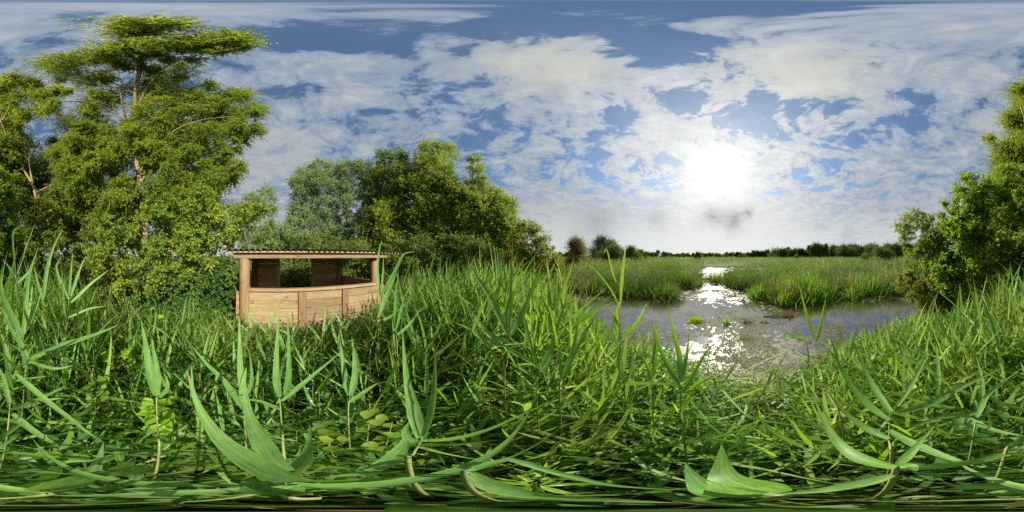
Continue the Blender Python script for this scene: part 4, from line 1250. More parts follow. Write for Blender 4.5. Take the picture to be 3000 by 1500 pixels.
hero('biggest fan-shaped reed in the belt, seven broad leaves and a pale top spear', [(1489, 990, 1.05), (1486, 1060, 1.08), (1478, 1130, 1.15)],
     [([(1485, 976), (1442, 880), (1400, 815), (1378, 775)], 1.05, 1.25, 24), ([(1490, 980), (1496, 855), (1499, 780), (1502, 690)], 1.05, 1.3, 13), ([(1494, 983), (1529, 924), (1566, 830), (1594, 760)], 1.05, 1.2, 26), ([(1487, 1000), (1440, 985), (1404, 942), (1355, 868)], 1.05, 1.15, 24),
      ([(1488, 985), (1484, 920), (1500, 850)], 1.05, 1.12, 22), ([(1485, 1020), (1520, 1040), (1566, 1066), (1640, 1120)], 1.05, .95, 19), ([(1484, 1015), (1430, 1000), (1370, 960), (1330, 945)], 1.05, 1.1, 19)])
hero('reed with pale upright spear leaves at the top of the thick belt', [(1487, 862, 1.8), (1487, 930, 1.85)],
     [([(1487, 862), (1480, 805), (1474, 755)], 1.8, 1.9, 12), ([(1490, 855), (1498, 800), (1500, 765)], 1.8, 1.9, 14), ([(1494, 840), (1515, 795), (1537, 750)], 1.8, 1.9, 12), ([(1484, 860), (1455, 810), (1440, 780)], 1.8, 1.9, 10)])
hero('yellow-green reed with a long arrow-straight blade over the yellowing bush foot', [(1580, 1085, 1.0), (1572, 1170, 1.05)],
     [([(1580, 1085), (1622, 995), (1647, 917), (1660, 868)], 1.0, 1.2, 18), ([(1576, 1080), (1546, 975), (1536, 930), (1528, 890)], 1.0, 1.2, 14), ([(1584, 1090), (1610, 1050), (1622, 1010)], 1.0, 1.1, 16), ([(1575, 1110), (1530, 1080), (1490, 1060)], 1.0, 1.0, 16, 0, 0)], 1)
hero('tall reed with fanned blades at the left end of the pond', [(1620, 920, 1.35), (1616, 1000, 1.4)],
     [([(1619, 911), (1647, 855), (1672, 787), (1682, 752)], 1.35, 1.5, 13), ([(1618, 910), (1608, 830), (1600, 770)], 1.35, 1.5, 13), ([(1622, 905), (1630, 840), (1638, 745)], 1.35, 1.5, 10), ([(1616, 925), (1590, 870), (1582, 800)], 1.35, 1.45, 10)], 1)
hero('bright reed with one broad glowing blade at the left water edge', [(1647, 1110, .95), (1640, 1180, 1.0)],
     [([(1647, 1105), (1676, 1035), (1690, 970), (1697, 905)], .95, 1.1, 19), ([(1652, 1100), (1700, 1000), (1737, 940), (1774, 875)], .95, 1.15, 14), ([(1645, 1110), (1640, 1050), (1630, 990)], .95, 1.05, 12)], 1)
hero('tallest dark-stemmed reed rising over the left water, one leaf tip kinked', [(1812, 900, 1.15), (1818, 1010, 1.18), (1830, 1150, 1.25)],
     [([(1818, 880), (1822, 810), (1828, 760), (1834, 712)], 1.15, 1.3, 15), ([(1812, 895), (1790, 850), (1742, 790), (1684, 750)], 1.15, 1.25, 8), ([(1812, 845), (1795, 800), (1780, 738), (1774, 733), (1768, 745)], 1.15, 1.25, 7), ([(1828, 987), (1865, 945), (1897, 884)], 1.17, 1.2, 17),
      ([(1808, 970), (1806, 920), (1822, 870)], 1.16, 1.2, 20), ([(1815, 960), (1795, 920), (1778, 900)], 1.16, 1.2, 10), ([(1820, 1020), (1812, 1070), (1830, 1120)], 1.18, 1.1, 16)], 1)
hero('reed with four upright blades clear against the water left of the glint', [(1994, 1130, 1.0), (1996, 1200, 1.02), (2004, 1280, 1.05)],
     [([(1992, 1110), (1990, 1040), (1970, 960), (1962, 897)], 1.0, 1.15, 20), ([(1995, 1140), (1962, 1080), (1930, 1010), (1914, 935)], 1.0, 1.15, 20), ([(1998, 1120), (2012, 1040), (2022, 950)], 1.0, 1.15, 12), ([(1996, 1150), (2040, 1080), (2070, 1030), (2100, 1000)], 1.0, 1.1, 13), ([(2000, 1160), (2050, 1120), (2090, 1110), (2100, 1150)], 1.0, .95, 15)], 1)
hero('slender reed with a single blade beside the four-bladed reed', [(1915, 1090, 1.1), (1912, 1180, 1.12)],
     [([(1915, 1090), (1924, 1010), (1930, 925)], 1.1, 1.2, 11), ([(1914, 1080), (1918, 1000), (1914, 950)], 1.1, 1.2, 12), ([(1912, 1110), (1890, 1060), (1870, 1020)], 1.1, 1.15, 11)], 1)
hero('leaning reed with a long stem over the right water, three blades at its top', [(2389, 1000, 1.15), (2420, 1140, 1.05), (2470, 1250, .95)],
     [([(2386, 994), (2360, 910), (2341, 830)], 1.15, 1.3, 12), ([(2378, 1005), (2330, 985), (2282, 960)], 1.15, 1.2, 13), ([(2392, 1000), (2406, 940), (2419, 872)], 1.15, 1.25, 12), ([(2380, 1008), (2340, 990), (2290, 985)], 1.15, 1.15, 9)], 1)
hero('reed with two translucent blades and a pale level leaf by the pond', [(2608, 1210, .72), (2605, 1290, .75), (2612, 1350, .8)],
     [([(2606, 1230), (2530, 1172), (2466, 1081), (2430, 975)], .72, .88, 26, .2, 1), ([(2612, 1206), (2567, 1144), (2530, 1075), (2492, 975)], .72, .9, 20, .2, 1), ([(2629, 1208), (2737, 1178), (2830, 1128), (2935, 1076)], .72, .9, 24), ([(2628, 1190), (2680, 1110), (2705, 1065), (2728, 1020)], .72, .9, 15),
      ([(2605, 1285), (2540, 1255), (2478, 1210), (2415, 1135)], .74, .85, 22, .2, 1), ([(2606, 1260), (2700, 1310), (2790, 1345), (2855, 1365)], .73, .6, 24)], 0)
hero('reed with a bright curved blade low before the right end of the pond', [(2622, 1374, .52), (2618, 1398, .56)],
     [([(2621, 1369), (2524, 1344), (2458, 1299), (2411, 1225), (2385, 1165)], .52, .72, 34, .2, 1), ([(2625, 1373), (2776, 1362), (2893, 1345), (3005, 1305), (3060, 1270)], .52, .66, 26), ([(2632, 1360), (2665, 1330), (2700, 1290), (2736, 1250)], .52, .62, 18), ([(2625, 1365), (2670, 1365), (2680, 1385)], .52, .5, 22, 0, 1),
      ([(2612, 1390), (2500, 1420), (2380, 1440), (2250, 1448)], .52, .5, 22)], 0)
hero('reed with one wide glowing blade and dark twin, low below the sun glint', [(2255, 1448, .42), (2262, 1462, .46)],
     [([(2252, 1444), (2175, 1421), (2120, 1388), (2114, 1300)], .42, .52, 62, .1, 1), ([(2240, 1447), (2120, 1440), (2050, 1415), (2008, 1355)], .42, .5, 46, .3)], 0, foot=(.12, .02))
hero('reed with a long pale leaf arching round under the eye towards the pond', [(1380, 1390, .5), (1365, 1410, .55)],
     [([(1378, 1384), (1446, 1423), (1543, 1450), (1776, 1464), (2000, 1474)], .5, .42, 30), ([(1385, 1370), (1500, 1345), (1660, 1392), (1776, 1419), (2000, 1435)], .5, .5, 17), ([(1378, 1380), (1420, 1350), (1440, 1300)], .5, .55, 15)], 0)
hero('reed with a long level leaf curving low on the forked birch side', [(740, 1428, .48), (760, 1440, .52)],
     [([(737, 1417), (427, 1417), (252, 1390), (155, 1345), (95, 1285)], .48, .62, 17), ([(737, 1430), (500, 1445), (300, 1452), (100, 1450)], .48, .46, 20)], 0, foot=(-.1, -.06))
hero('reed with an upturned pale leaf tip under the forked birch, close below', [(110, 1440, .5), (95, 1455, .55)],
     [([(105, 1438), (213, 1411), (272, 1380), (303, 1295)], .5, .62, 38), ([(100, 1440), (30, 1432), (-100, 1400), (-200, 1350)], .5, .6, 18)], 0, foot=(0.05, -.14))
hero('reed whose leaves bow over in two long curves left of the sapling', [(30, 1180, .8), (20, 1290, .85)],
     [([(37, 1212), (70, 1241), (136, 1287), (175, 1312)], .8, .62, 22), ([(50, 1097), (97, 1140), (194, 1217), (303, 1295)], .85, .62, 22), ([(28, 1180), (10, 1110), (-10, 1060)], .8, .95, 16), ([(30, 1200), (110, 1170), (210, 1120)], .8, .95, 16)], 0)
hero('reed with a yellow-green leaf lying level across the shade, below the forked birch', [(-40, 1318, .62), (-60, 1345, .66)],
     [([(-40, 1316), (80, 1330), (194, 1342), (292, 1352)], .62, .58, 13, .3, 1), ([(-40, 1310), (20, 1270), (110, 1200)], .62, .8, 18)], 0)
hero('reed with sweeping leaves along the lower right, under the big right bank bush', [(2860, 1230, .8), (2850, 1290, .85)],
     [([(2860, 1225), (2790, 1215), (2700, 1240), (2650, 1262)], .8, .7, 18), ([(2790, 1210), (2850, 1235), (2920, 1262), (3010, 1278)], .8, .75, 22), ([(2862, 1220), (2900, 1150), (2990, 1080)], .8, .95, 18), ([(2862, 1225), (2880, 1130), (2860, 1040)], .8, 1.0, 14)], 0)

# ------------------------------------------------------------------ undergrowth, grass and bank plants
def undergrowth():
    n = 24000
    xy = scatter(n, .05, 4.2, power=1.25)
    r = np.hypot(xy[:, 0], xy[:, 1]); px = to_px(xy[:, 0], xy[:, 1])
    lim = H + r * np.tan(top_el(xy[:, 0], xy[:, 1]))
    ht = np.minimum(np.interp(px, [0, 700, 1000, 1200, 1600, 1900, 2300, 2700, 3000], [1.0, .85, .7, .6, .45, .5, .5, .7, .95]), lim * .85)
    z = rng.random(n) ** .8 * ht * (.5 + .8 * vnoise2(xy[:, 0], xy[:, 1], 1.6, 2.0))
    ok = (water_depth(xy[:, 0], xy[:, 1]) < -.05) & ~in_hide(xy[:, 0], xy[:, 1], .02) & (rng.random(n) < np.clip(r / 1.3, .12, 1))
    xy, z = xy[ok], z[ok]
    pos = np.column_stack([xy, z + ground_z(xy[:, 0], xy[:, 1])])
    m = len(pos)
    ax = rng.normal(size=(m, 3)) * [1, 1, .35]
    nor = rng.normal(size=(m, 3)) * .45 + np.array([0, 0, 1.])
    s = rng.uniform(.6, 1.4, m)
    V, F = diamonds(pos, ax, .062 * s, .042 * s, nor)
    o = obj('undergrowth', mesh_np('undergrowth', V, F, M['under'])); tag(o, 'low leafy undergrowth beneath the reeds', 'undergrowth', None, 'stuff')
    # bent and fallen green blades close to the ground
    n = 2600
    xy = scatter(n, .03, 2.4)
    ok = (water_depth(xy[:, 0], xy[:, 1]) < -.1) & ~in_hide(xy[:, 0], xy[:, 1], .1)
    xy = xy[ok]; m = len(xy); r = np.hypot(xy[:, 0], xy[:, 1])
    base = np.column_stack([xy, ground_z(xy[:, 0], xy[:, 1]) + rng.uniform(.08, .65, m) * np.clip(.55 + r * .5, 0, 1)])
    d = rng.normal(size=(m, 3)) * [1, 1, .28] + [.25, .1, .1]
    V, F = strips(base, d, rng.uniform(.3, .75, m), rng.uniform(.016, .036, m), rng.uniform(.05, .4, m), 6, 'reed', 0, rng.normal(size=m) * .5, rng.normal(size=m) * .15)
    o = obj('fallen_blades', mesh_np('fallen_blades', V, F, M['reed_mass'], True, strip_uv(m, 6))); tag(o, 'bent reed blades lying across each other over the ground', 'fallen reeds', None, 'stuff')
    # grasses and fine blades
    n = 8000
    xy = scatter(n, .1, 5.5)
    px = to_px(xy[:, 0], xy[:, 1])
    ok = (water_depth(xy[:, 0], xy[:, 1]) < .0) & ~in_hide(xy[:, 0], xy[:, 1], .02)
    xy = xy[ok]; px = px[ok]
    m = len(xy)
    lim = np.clip(heights(xy, vary=(.25, .75)), .1, 1.0)
    d = rng.normal(size=(m, 3)) * .35 + np.array([0, 0, 1.])
    V, F = strips(np.column_stack([xy, ground_z(xy[:, 0], xy[:, 1])]), d, lim, rng.uniform(.005, .011, m), rng.uniform(.1, .7, m), 4, 'grass', 0, rng.normal(size=m) * .5)
    o = obj('grass', mesh_np('grass', V, F, M['reed_fresh'])); tag(o, 'fine grass blades along the bank', 'grass', None, 'stuff')
    # dead litter
    n = 7000
    xy = scatter(n, .05, 5.5)
    ok = (water_depth(xy[:, 0], xy[:, 1]) < .02) & ~in_hide(xy[:, 0], xy[:, 1], .02)
    xy = xy[ok]; m = len(xy)
    d = rng.normal(size=(m, 3)) * [1, 1, .25]
    V, F = strips(np.column_stack([xy, ground_z(xy[:, 0], xy[:, 1]) + rng.random(m) * .25]), d, rng.uniform(.1, .5, m), rng.uniform(.004, .014, m), .1, 2, 'grass', 0, rng.normal(size=m))
    o = obj('reed_litter', mesh_np('reed_litter', V, F, M['reed_dry'])); tag(o, 'straw-coloured dead reed litter on the ground', 'litter', None, 'stuff')
undergrowth()

def bank_herbs():
    n = 9000
    xy = scatter(n, .7, 3.2, 1700, 2720)
    ok = (water_depth(xy[:, 0], xy[:, 1]) < .12)
    xy = xy[ok]; m = len(xy)
    z = rng.random(m) * .34 * (.3 + 1.0 * vnoise2(xy[:, 0], xy[:, 1], 2.2, 9.0))
    pos = np.column_stack([xy, np.maximum(ground_z(xy[:, 0], xy[:, 1]), WATER_Z) + z])
    s = rng.uniform(.5, 1.4, m)
    V, F = diamonds(pos, rng.normal(size=(m, 3)) * [1, 1, .4], .052 * s, .034 * s, rng.normal(size=(m, 3)) * .45 + np.array([0, 0, 1.]))
    o = obj('bank_herbs', mesh_np('bank_herbs', V, F, M['hazel'])); tag(o, 'low pale-leaved herbs along the near water edge', 'herbs', None, 'stuff')
    n = 2200
    xy = scatter(n, .9, 3.4, 1690, 2720)
    ok = (np.abs(water_depth(xy[:, 0], xy[:, 1])) < .45)
    xy = xy[ok]; m = len(xy)
    d = rng.normal(size=(m, 3)) * .3 + np.array([0, 0, 1.])
    V, F = strips(np.column_stack([xy, np.maximum(ground_z(xy[:, 0], xy[:, 1]), WATER_Z)]), d, rng.uniform(.12, .5, m), rng.uniform(.006, .014, m), rng.uniform(.1, .6, m), 4, 'grass', 0, rng.normal(size=m) * .5)
    o = obj('sedge_fringe', mesh_np('sedge_fringe', V, F, M['reed_fresh'])); tag(o, 'thin fringe of sedge along the near water line', 'sedge', None, 'stuff')
bank_herbs()

def thicket():
    # the leafy floor under the trees and bushes, away from the pond
    n = 60000
    xy = scatter(n, 4.0, 11.0)
    px = to_px(xy[:, 0], xy[:, 1])
    ok = ((px < 1600) | (px > 2760)) & (water_depth(xy[:, 0], xy[:, 1]) < -.2) & ~in_hide(xy[:, 0], xy[:, 1], .15)
    ok &= ~((px > 1080) & (px < 1600) & (np.hypot(xy[:, 0], xy[:, 1]) < 5.8))
    xy = xy[ok]; m = len(xy)
    z = rng.random(m) ** .7 * 1.9 * (.35 + .9 * vnoise2(xy[:, 0], xy[:, 1], .9, 6.0))
    pos = np.column_stack([xy, z + ground_z(xy[:, 0], xy[:, 1])])
    s = rng.uniform(.6, 1.4, m)
    V, F = diamonds(pos, rng.normal(size=(m, 3)), .095 * s, .06 * s, rng.normal(size=(m, 3)) * .6 + np.array([0, 0, .8]))
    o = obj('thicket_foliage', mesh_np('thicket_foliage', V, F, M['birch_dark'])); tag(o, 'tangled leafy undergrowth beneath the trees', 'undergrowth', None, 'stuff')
thicket()

def leafy_plant(name, label, cat, x, y, d, height, nleaf, L, W, mat, group=None, spread=.09, stems=1, hang=.3):
    top = P(x, y, d)
    base = Vector((top.x * 1.03, top.y * 1.03, gz(top.x, top.y) - .01))
    t = empty(name, base); tag(t, label, cat, group)
    h = top.z - base.z
    for s in range(stems):
        off = np.array([random.gauss(0, spread * .8), random.gauss(0, spread * .8), 0]) if stems > 1 else np.zeros(3)
        tp = np.array(top - base) + off + np.array([0, 0, -random.uniform(0, .15) * h if s else 0])
        c = spline([off * .3, tp * .5 + off * .2, tp], 7)
        V, F = tube(c, np.linspace(.005, .002, 7), 5)
        obj('stem', mesh_np('stem', V, F, M['reed_stem'], True), t)
        k = nleaf // stems
        f = 1 - rng.random(k) ** 1.2 * min(1, height / max(h, .01))
        pos = off * .3 + (tp - off * .3) * f[:, None]
        az = rng.uniform(0, 2 * PI, k)
        ax = np.column_stack([np.sin(az), np.cos(az), rng.uniform(-.2, .5, k) - hang * .4])
        ax = nrm(ax)
        pos = pos + ax * rng.uniform(.005, .03, k)[:, None]
        for i in range(k):
            nor = np.array([[random.gauss(0, .3), random.gauss(0, .3), 1.]])
            sd = np.array([random.uniform(-.6, .6)])
            V, F = strips(pos[i:i + 1], ax[i:i + 1], L * random.uniform(.65, 1.15), W * random.uniform(.8, 1.15), random.uniform(.1, .4), 5, 'ovate', .3, sd)
            obj('leaf', mesh_np('leaf', V, F, mat, True), t)
    return t

leafy_plant('sapling', 'bright yellow-green sapling lit by the sun, under the reed with two pale broad leaves', 'sapling', 462, 1162, 1.0, .45, 26, .075, .055, M['bright'])
leafy_plant('leafy_herb', 'bright green broad-leaved herb left of the yellow sapling', 'plant', 372, 1010, 1.6, .75, 44, .07, .06, M['bright'], None, .09, 3)
leafy_plant('leafy_herb', 'green broad-leaved herb just above the yellow sapling', 'plant', 400, 1120, 1.25, .5, 34, .075, .06, M['hazel'], None, .08, 3)
leafy_plant('bindweed', 'twining bindweed with heart-shaped bright leaves, right of the broad-leaved herb', 'climbing plant', 472, 885, 1.9, .8, 26, .085, .075, M['bright'], None, .05, 2, .8)
leafy_plant('bramble', 'dark bramble sprig low in the shade right of the twin spear leaves', 'plant', 935, 1180, 1.0, .4, 30, .06, .045, M['under'], 'brambles in the shade', .1, 3)
leafy_plant('bramble', 'bramble sprig with rounded leaves left of the wide-leaved reed right of the hide', 'plant', 1040, 1230, .85, .35, 30, .06, .05, M['hazel'], 'brambles in the shade', .1, 3)
leafy_plant('bramble', 'rounded glossy bramble leaves low at the right, beneath the big bush', 'plant', 2900, 1180, 1.1, .4, 34, .07, .06, M['under'], 'brambles in the shade', .12, 3)
leafy_plant('bramble', 'bramble with pale leaves beside the reeds at the right water edge', 'plant', 2760, 1110, 1.4, .5, 34, .065, .05, M['hazel'], 'brambles in the shade', .12, 3)
leafy_plant('water_mint', 'pale leafy plant between the tall dark-stemmed reed and the water', 'plant', 1885, 1075, 1.7, .45, 34, .06, .04, M['hazel'], 'leafy plants at the water edge', .09, 3)
leafy_plant('water_mint', 'yellowish leafy plant at the middle of the near water edge', 'plant', 2345, 1170, 1.7, .3, 26, .05, .03, M['bright'], 'leafy plants at the water edge', .07, 2)
leafy_plant('water_mint', 'leafy plant with small pale leaves left of the four-bladed reed', 'plant', 1950, 1030, 1.5, .4, 30, .055, .032, M['bright'], 'leafy plants at the water edge', .06, 2)
leafy_plant('water_mint', 'fine leafy plant below the reed with a leaning stem', 'plant', 2440, 1190, 1.35, .35, 30, .05, .03, M['hazel'], 'leafy plants at the water edge', .08, 3)
leafy_plant('cleavers', 'spiky whorled green plant directly below, in the shade', 'plant', 1578, 1395, .95, .3, 48, .055, .008, M['bright'], None, .05, 2, .1)
leafy_plant('nettle', 'nettle with drooping toothed leaves left of the hide corner', 'plant', 655, 905, 2.6, .9, 40, .08, .045, M['hazel'], None, .12, 4, .6)
# small white flowers in the shade
t = empty('white_flower', P(925, 1158, 1.1)); tag(t, 'cluster of tiny white flowers in the shade below the hide', 'flowers')
for i in range(7):
    c = np.array([random.uniform(-.05, .05), random.uniform(-.05, .05), random.uniform(-.02, .03)])
    az = np.arange(5) / 5 * 2 * PI
    V, F = diamonds(np.tile(c, (5, 1)), np.column_stack([np.sin(az), np.cos(az), np.full(5, .3)]), .007, .006, np.tile([0, 0, 1.], (5, 1)))
    obj('flower_head', mesh_np('flower_head', V, F, M['flower']), t)
V, F = tube([(0, 0, -1.0), (.01, 0, -.5), (0, 0, -.02)], [.004, .003, .002], 5)
obj('stem', mesh_np('stem', V, F, M['reed_stem'], True), t)

# ------------------------------------------------------------------ the marsh beyond the pond
def reed_bed():
    Vs = []; Fs = []; nV = 0
    A = Acc(); D = Acc()
    for (n, r0, r1, leafy, W, Lr, hh) in ((11000, 7.0, 15, 5, (.022, .034), (.32, .55), (1.05, 1.55)), (9000, 15, 34, 4, (.04, .065), (.45, .8), (1.15, 1.65)), (14000, 34, 110, 3, (.08, .18), (.7, 1.2), (1.1, 1.6)), (2600, 110, 420, 3, (.4, .9), (.9, 1.3), (1.0, 1.5))):
        xy = scatter(n, r0, r1, 1600, 2800)
        r = np.hypot(xy[:, 0], xy[:, 1])
        wd = water_depth(xy[:, 0], xy[:, 1])
        px = to_px(xy[:, 0], xy[:, 1])
        ok = (wd < -.08)
        # only beyond the pond
        ok &= r > np.interp(px, FX, FR) - .1
        if r0 < 30: ok &= vnoise2(xy[:, 0], xy[:, 1], .8, 31.0) + rng.random(n) * .5 > .38
        xy = xy[ok]; r = r[ok]; wd = wd[ok]; px = px[ok]
        m = len(xy)
        h = rng.uniform(hh[0], hh[1], m) * (.36 + .70 * vnoise2(xy[:, 0], xy[:, 1], .30, 4.0) + .50 * vnoise2(xy[:, 0], xy[:, 1], .75, 14.0)) * np.interp(-wd, [0, .8, 3.2], [.42, .66, 1.0])
        h = np.minimum(h, H + .07 - .0)
        wnd = (.25, .1)
        z0 = ground_z(xy[:, 0], xy[:, 1])
        root = np.column_stack([xy, z0])
        lean = rng.normal(size=(m, 2)) * .1
        tv = np.column_stack([lean, np.ones(m)]) * h[:, None]
        f = np.linspace(.25, .9, leafy)[None] + rng.uniform(-.1, .1, (m, leafy))
        b = root[:, None] + tv[:, None] * f[:, :, None]
        az = rng.uniform(0, 2 * PI, (m, leafy)); inc = np.radians(rng.uniform(10, 50, (m, leafy)))
        d = np.stack([np.sin(az) * np.sin(inc) + .1, np.cos(az) * np.sin(inc), np.cos(inc)], -1)
        L = rng.uniform(Lr[0], Lr[1], (m, leafy)) * .9
        L = np.minimum(L, np.maximum(.15, (h[:, None] * 1.12 - b[:, :, 2] + z0[:, None])))
        Wd = rng.uniform(W[0], W[1], (m, leafy))
        V, F = strips(b.reshape(-1, 3), d.reshape(-1, 3), L.ravel(), Wd.ravel(), (rng.uniform(.05, .5, (m, leafy)) * np.sin(inc)).ravel(), 2, 'reed', 0, rng.normal(size=m * leafy) * .6)
        A.add(V, F)
        # brown stalks at the foot
        if r0 < 12:
            k = rng.random(m) < (.7 if r0 < 12 else .25)
            V, F = strips(root[k], tv[k], h[k] * .42, (W[0] * .45), 0, 1, 'flat', roll=rng.uniform(0, PI, int(k.sum())))
            D.add(V, F)
    o = obj('reed_bed', A.mesh('reed_bed', M['reed_far'])); tag(o, 'wide green reed bed beyond the pond', 'reed bed', None, 'stuff')
    o = obj('reed_stalks', D.mesh('reed_stalks', M['reed_dry'])); tag(o, 'brown stalks at the foot of the far reeds', 'reed stalks', None, 'stuff')
reed_bed()

def margin():
    n = 5200
    xy = scatter(n, 6.6, 13.5, 1640, 2740)
    wd = water_depth(xy[:, 0], xy[:, 1]); r = np.hypot(xy[:, 0], xy[:, 1])
    ok = (np.abs(wd) < .5) & (r > np.interp(to_px(xy[:, 0], xy[:, 1]), FX, FR) - .7) & (rng.random(n) < np.interp(wd, [-.5, 0, .5], [1, .8, .1]))
    xy = xy[ok]; m = len(xy)
    base = np.column_stack([xy, np.maximum(ground_z(xy[:, 0], xy[:, 1]), WATER_Z - .02)])
    d = rng.normal(size=(m, 3)) * .75 + np.array([0, 0, .55])
    V, F = strips(base, d, rng.uniform(.15, .75, m), rng.uniform(.008, .02, m), rng.uniform(.2, .9, m), 3, 'grass', 0, rng.normal(size=m))
    o = obj('bank_litter', mesh_np('bank_litter', V, F, M['reed_dry'])); tag(o, 'broken brown stems and litter along the far water line', 'litter', None, 'stuff')
margin()

# clumps of brighter reed that stand out along the far bank
def clump(name, label, x, y, r, hgt, wid, n, mat, cat='reed clump', group='clumps along the far bank', Wl=(.016, .03), dry=.2, spread=.35, zb=None):
    base = G(x, r, WATER_Z if zb is None else zb)
    t = empty(name, base); tag(t, label, cat, group)
    a = R((x / 3000 - .5) * 360)
    n = int(n * 1.8) if hgt > .7 else n
    o = rng.normal(size=(n, 2)) * wid * (.40 if hgt > .7 else .3)
    pos = np.column_stack([o, np.zeros(n)])
    d = np.column_stack([o * .6 / max(wid, .01), np.zeros(n)]) + rng.normal(size=(n, 3)) * spread * .6 + np.array([0, 0, 1.])
    L = hgt * rng.uniform(.55, 1.1, n) * (1 - .45 * np.clip(np.linalg.norm(o, axis=1) / wid, 0, 1))
    V, F = strips(pos, d, L, rng.uniform(Wl[0], Wl[1], n), rng.uniform(.05, .45, n), 4, 'grass', 0, rng.normal(size=n) * .5)
    obj('blades', mesh_np('blades', V, F, mat), t)['kind'] = 'stuff'
    k = max(3, int(n * dry))
    V, F = strips(rng.normal(size=(k, 3)) * [wid * .3, wid * .3, .0], rng.normal(size=(k, 3)) * .7 + np.array([0, 0, .6]), hgt * rng.uniform(.2, .5, k), .012, .4, 2, 'grass', 0, rng.normal(size=k))
    obj('dead_blades', mesh_np('dead_blades', V, F, M['reed_dry']), t)['kind'] = 'stuff'
    return t
clump('reed_clump', 'rounded bright clump of reed in the middle of the far right bank', 2355, 0, 9.2, 1.95, 1.9, 900, M['reed_mid'])
clump('reed_clump', 'bright leafy reed clump right of the rounded clump', 2530, 0, 9.9, 1.9, 1.7, 700, M['reed_mid'])
clump('reed_clump', 'dark green reed clump at the right side of the channel mouth', 2175, 0, 12.0, 1.75, 1.5, 700, M['reed_far'])
clump('reed_clump', 'small yellowish reed clump jutting into the water right of the channel', 2228, 0, 8.9, 1.05, .8, 420, M['reed_mid'])
clump('reed_clump', 'bushy reed clump on the left far bank before the domed bushes', 1905, 0, 10.3, 1.45, 1.9, 800, M['reed_far'])
clump('reed_clump', 'pale hanging reed clump at the left corner of the channel mouth', 2020, 0, 12.2, 1.4, 1.4, 600, M['reed_far'])
clump('reed_clump', 'low reed clump in the mouth of the channel', 2100, 0, 14.2, 1.2, 1.2, 480, M['reed_far'])
clump('reed_clump', 'tall thin reeds growing out into the water below the rounded clump', 2298, 0, 7.3, .95, .4, 120, M['reed_fresh'])
clump('reed_clump', 'mixed green and straw reed clump at the far right bank', 2610, 0, 10.2, 1.5, 1.3, 600, M['reed_far'], dry=.5)
clump('reed_clump', 'reed clump on the left bank beside the brown marsh bush', 1760, 0, 10.6, 1.55, 1.8, 800, M['reed_far'])

clump('reed_clump', 'dark rounded reed clump at the front of the right far bank', 2300, 0, 8.3, 1.45, 1.2, 600, M['reed_far'])
clump('reed_clump', 'sunlit reed clump beside the dark rounded clump, at the water', 2385, 0, 8.5, 1.35, 1.1, 520, M['reed_mid'])
clump('reed_clump', 'straw-tinged reed clump in the recess of the right far bank', 2455, 0, 9.7, 1.25, .9, 420, M['reed_far'], dry=.8)
clump('reed_clump', 'low tufted reed clump below the straw-tinged clump', 2500, 0, 9.0, .9, .9, 360, M['reed_mid'])
clump('reed_clump', 'tufted reed clump where the left far bank bulges', 1945, 0, 9.0, 1.2, 1.1, 500, M['reed_far'])
clump('reed_clump', 'dark hollow reed clump on the left far bank below the lone round tree', 1835, 0, 9.6, 1.3, 1.2, 520, M['reed_far'])
clump('reed_clump', 'tall reed clump left of the channel behind the bank', 1990, 0, 13.5, 1.6, 2.0, 700, M['reed_mid'])
clump('reed_clump', 'tall reed mound right of the far pool', 2290, 0, 15.5, 1.75, 3.0, 900, M['reed_mid'], Wl=(.03, .05))
# things standing in the pond
clump('sedge_tussock', 'small bright green sedge tussock standing in the pond left of the sun glint', 2040, 0, 5.35, .26, .42, 420, M['bright'], 'tussock', 'tufts in the pond', (.008, .014))
clump('reed_tuft', 'thin dark tuft of upright stems in the pond right of the green tussock', 2128, 0, 5.15, .42, .18, 60, M['reed_fresh'], 'tuft', 'tufts in the pond', (.012, .02), .4)
clump('reed_tuft', 'brown broken tuft in the pond right of the thin upright stems', 2186, 0, 5.2, .34, .32, 70, M['reed_dry'], 'tuft', 'tufts in the pond', (.008, .016), 1.0, .8)
clump('reed_tuft', 'bent-over straw tuft at the end of the driftwood', 2312, 0, 5.9, .36, .35, 160, M['reed_dry'], 'tuft', 'tufts in the pond', (.008, .014), .6, .6)
clump('moss_raft', 'low mossy raft of weed floating below the brown tuft', 2184, 0, 4.05, .07, .42, 260, M['under'], 'weed raft', 'tufts in the pond', (.012, .02), .8, 1.2)
clump('reed_tuft', 'few thin stems rising from the water beneath the channel mouth', 2166, 0, 5.8, .5, .25, 24, M['reed_fresh'], 'tuft', 'tufts in the pond', (.006, .01), .3, .3)
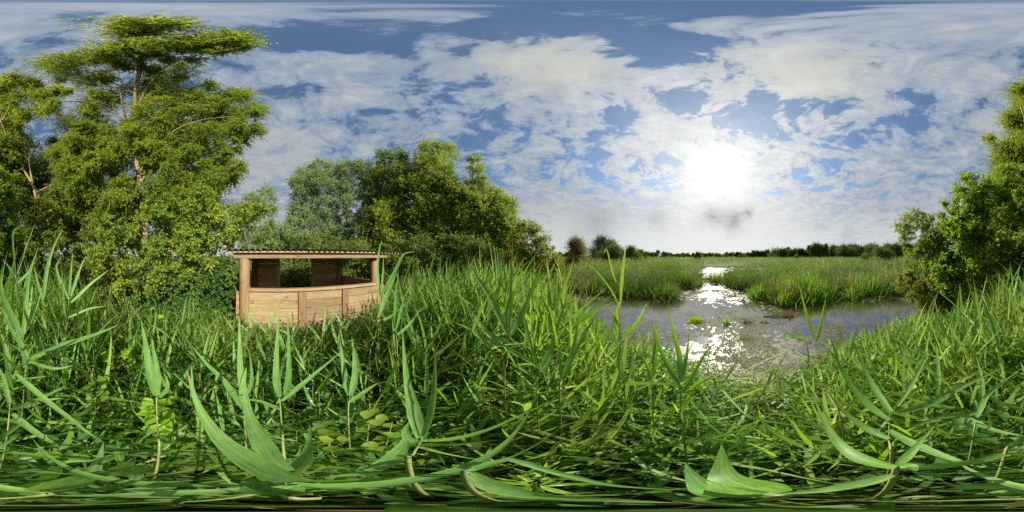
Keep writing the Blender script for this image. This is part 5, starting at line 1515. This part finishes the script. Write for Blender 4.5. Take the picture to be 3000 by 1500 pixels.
def stick(label, x0, r0, x1, r1, rad, z=.02):
    a = G(x0, r0, WATER_Z + z); b = G(x1, r1, WATER_Z + z * .4)
    t = empty('driftwood', a); tag(t, label, 'driftwood', 'driftwood in the pond')
    mid = (a + b) / 2 + Vector((random.uniform(-.06, .06), random.uniform(-.06, .06), .02))
    c = spline([tuple(a), tuple(mid), tuple(b)], 8) - np.array(a)
    V, F = tube(c, np.linspace(rad, rad * .5, 8), 6)
    obj('stick', mesh_np('stick', V, F, M['twig'], True), t)
    c2 = spline([tuple(c[4]), tuple(c[4] + np.array([.08, .1, .07])), tuple(c[5] + np.array([.16, .2, .09]))], 5)
    V, F = tube(c2, np.linspace(rad * .5, rad * .2, 5), 5)
    obj('side_twig', mesh_np('side_twig', V, F, M['twig'], True), t)
stick('long dark driftwood stick floating towards the bent straw tuft', 2238, 5.75, 2322, 5.7, .022)
stick('short dark stick beside the brown broken tuft', 2228, 5.2, 2258, 5.15, .014)
stick('thin curved stick by the far right bank', 2590, 8.0, 2640, 8.3, .02, .06)
stick('straight pale stick lying in the dark water at the right bank', 2440, 8.2, 2500, 8.4, .014, .05)

def pondweed():
    n = 150000
    xy = scatter(n, 1.9, 10.5, 1640, 2740, 1.15)
    wd = water_depth(xy[:, 0], xy[:, 1]); r = np.hypot(xy[:, 0], xy[:, 1])
    pat = vnoise2(xy[:, 0], xy[:, 1], .9, 12.0) * .6 + vnoise2(xy[:, 0], xy[:, 1], 3.0, 2.0) * .4
    keep = (wd > .0) & (pat + np.interp(r, [2, 4.2, 5.2, 7.4, 9, 10.5], [.30, .17, -.04, -.20, .06, .2]) + rng.normal(size=n) * .05 > .60)
    xy = xy[keep]; m = len(xy)
    pos = np.column_stack([xy, np.full(m, WATER_Z + .004) + rng.random(m) * .006])
    az = rng.uniform(0, 2 * PI, m)
    ax = np.column_stack([np.sin(az), np.cos(az), rng.uniform(-.03, .08, m)])
    nor = rng.normal(size=(m, 3)) * .055 + np.array([0, 0, 1.])
    s = rng.uniform(.5, 1.4, m)
    V, F = diamonds(pos, ax, .034 * s, .022 * s, nor)
    mt = leaf_mat('pondweed_leaf', (.16, .17, .030), (.29, .275, .085), (.2, .2, .03), .1, .6, .2)
    o = obj('pondweed', mesh_np('pondweed', V, F, mt)); tag(o, 'floating pondweed leaves over the near half of the pond', 'pondweed', None, 'stuff')
pondweed()
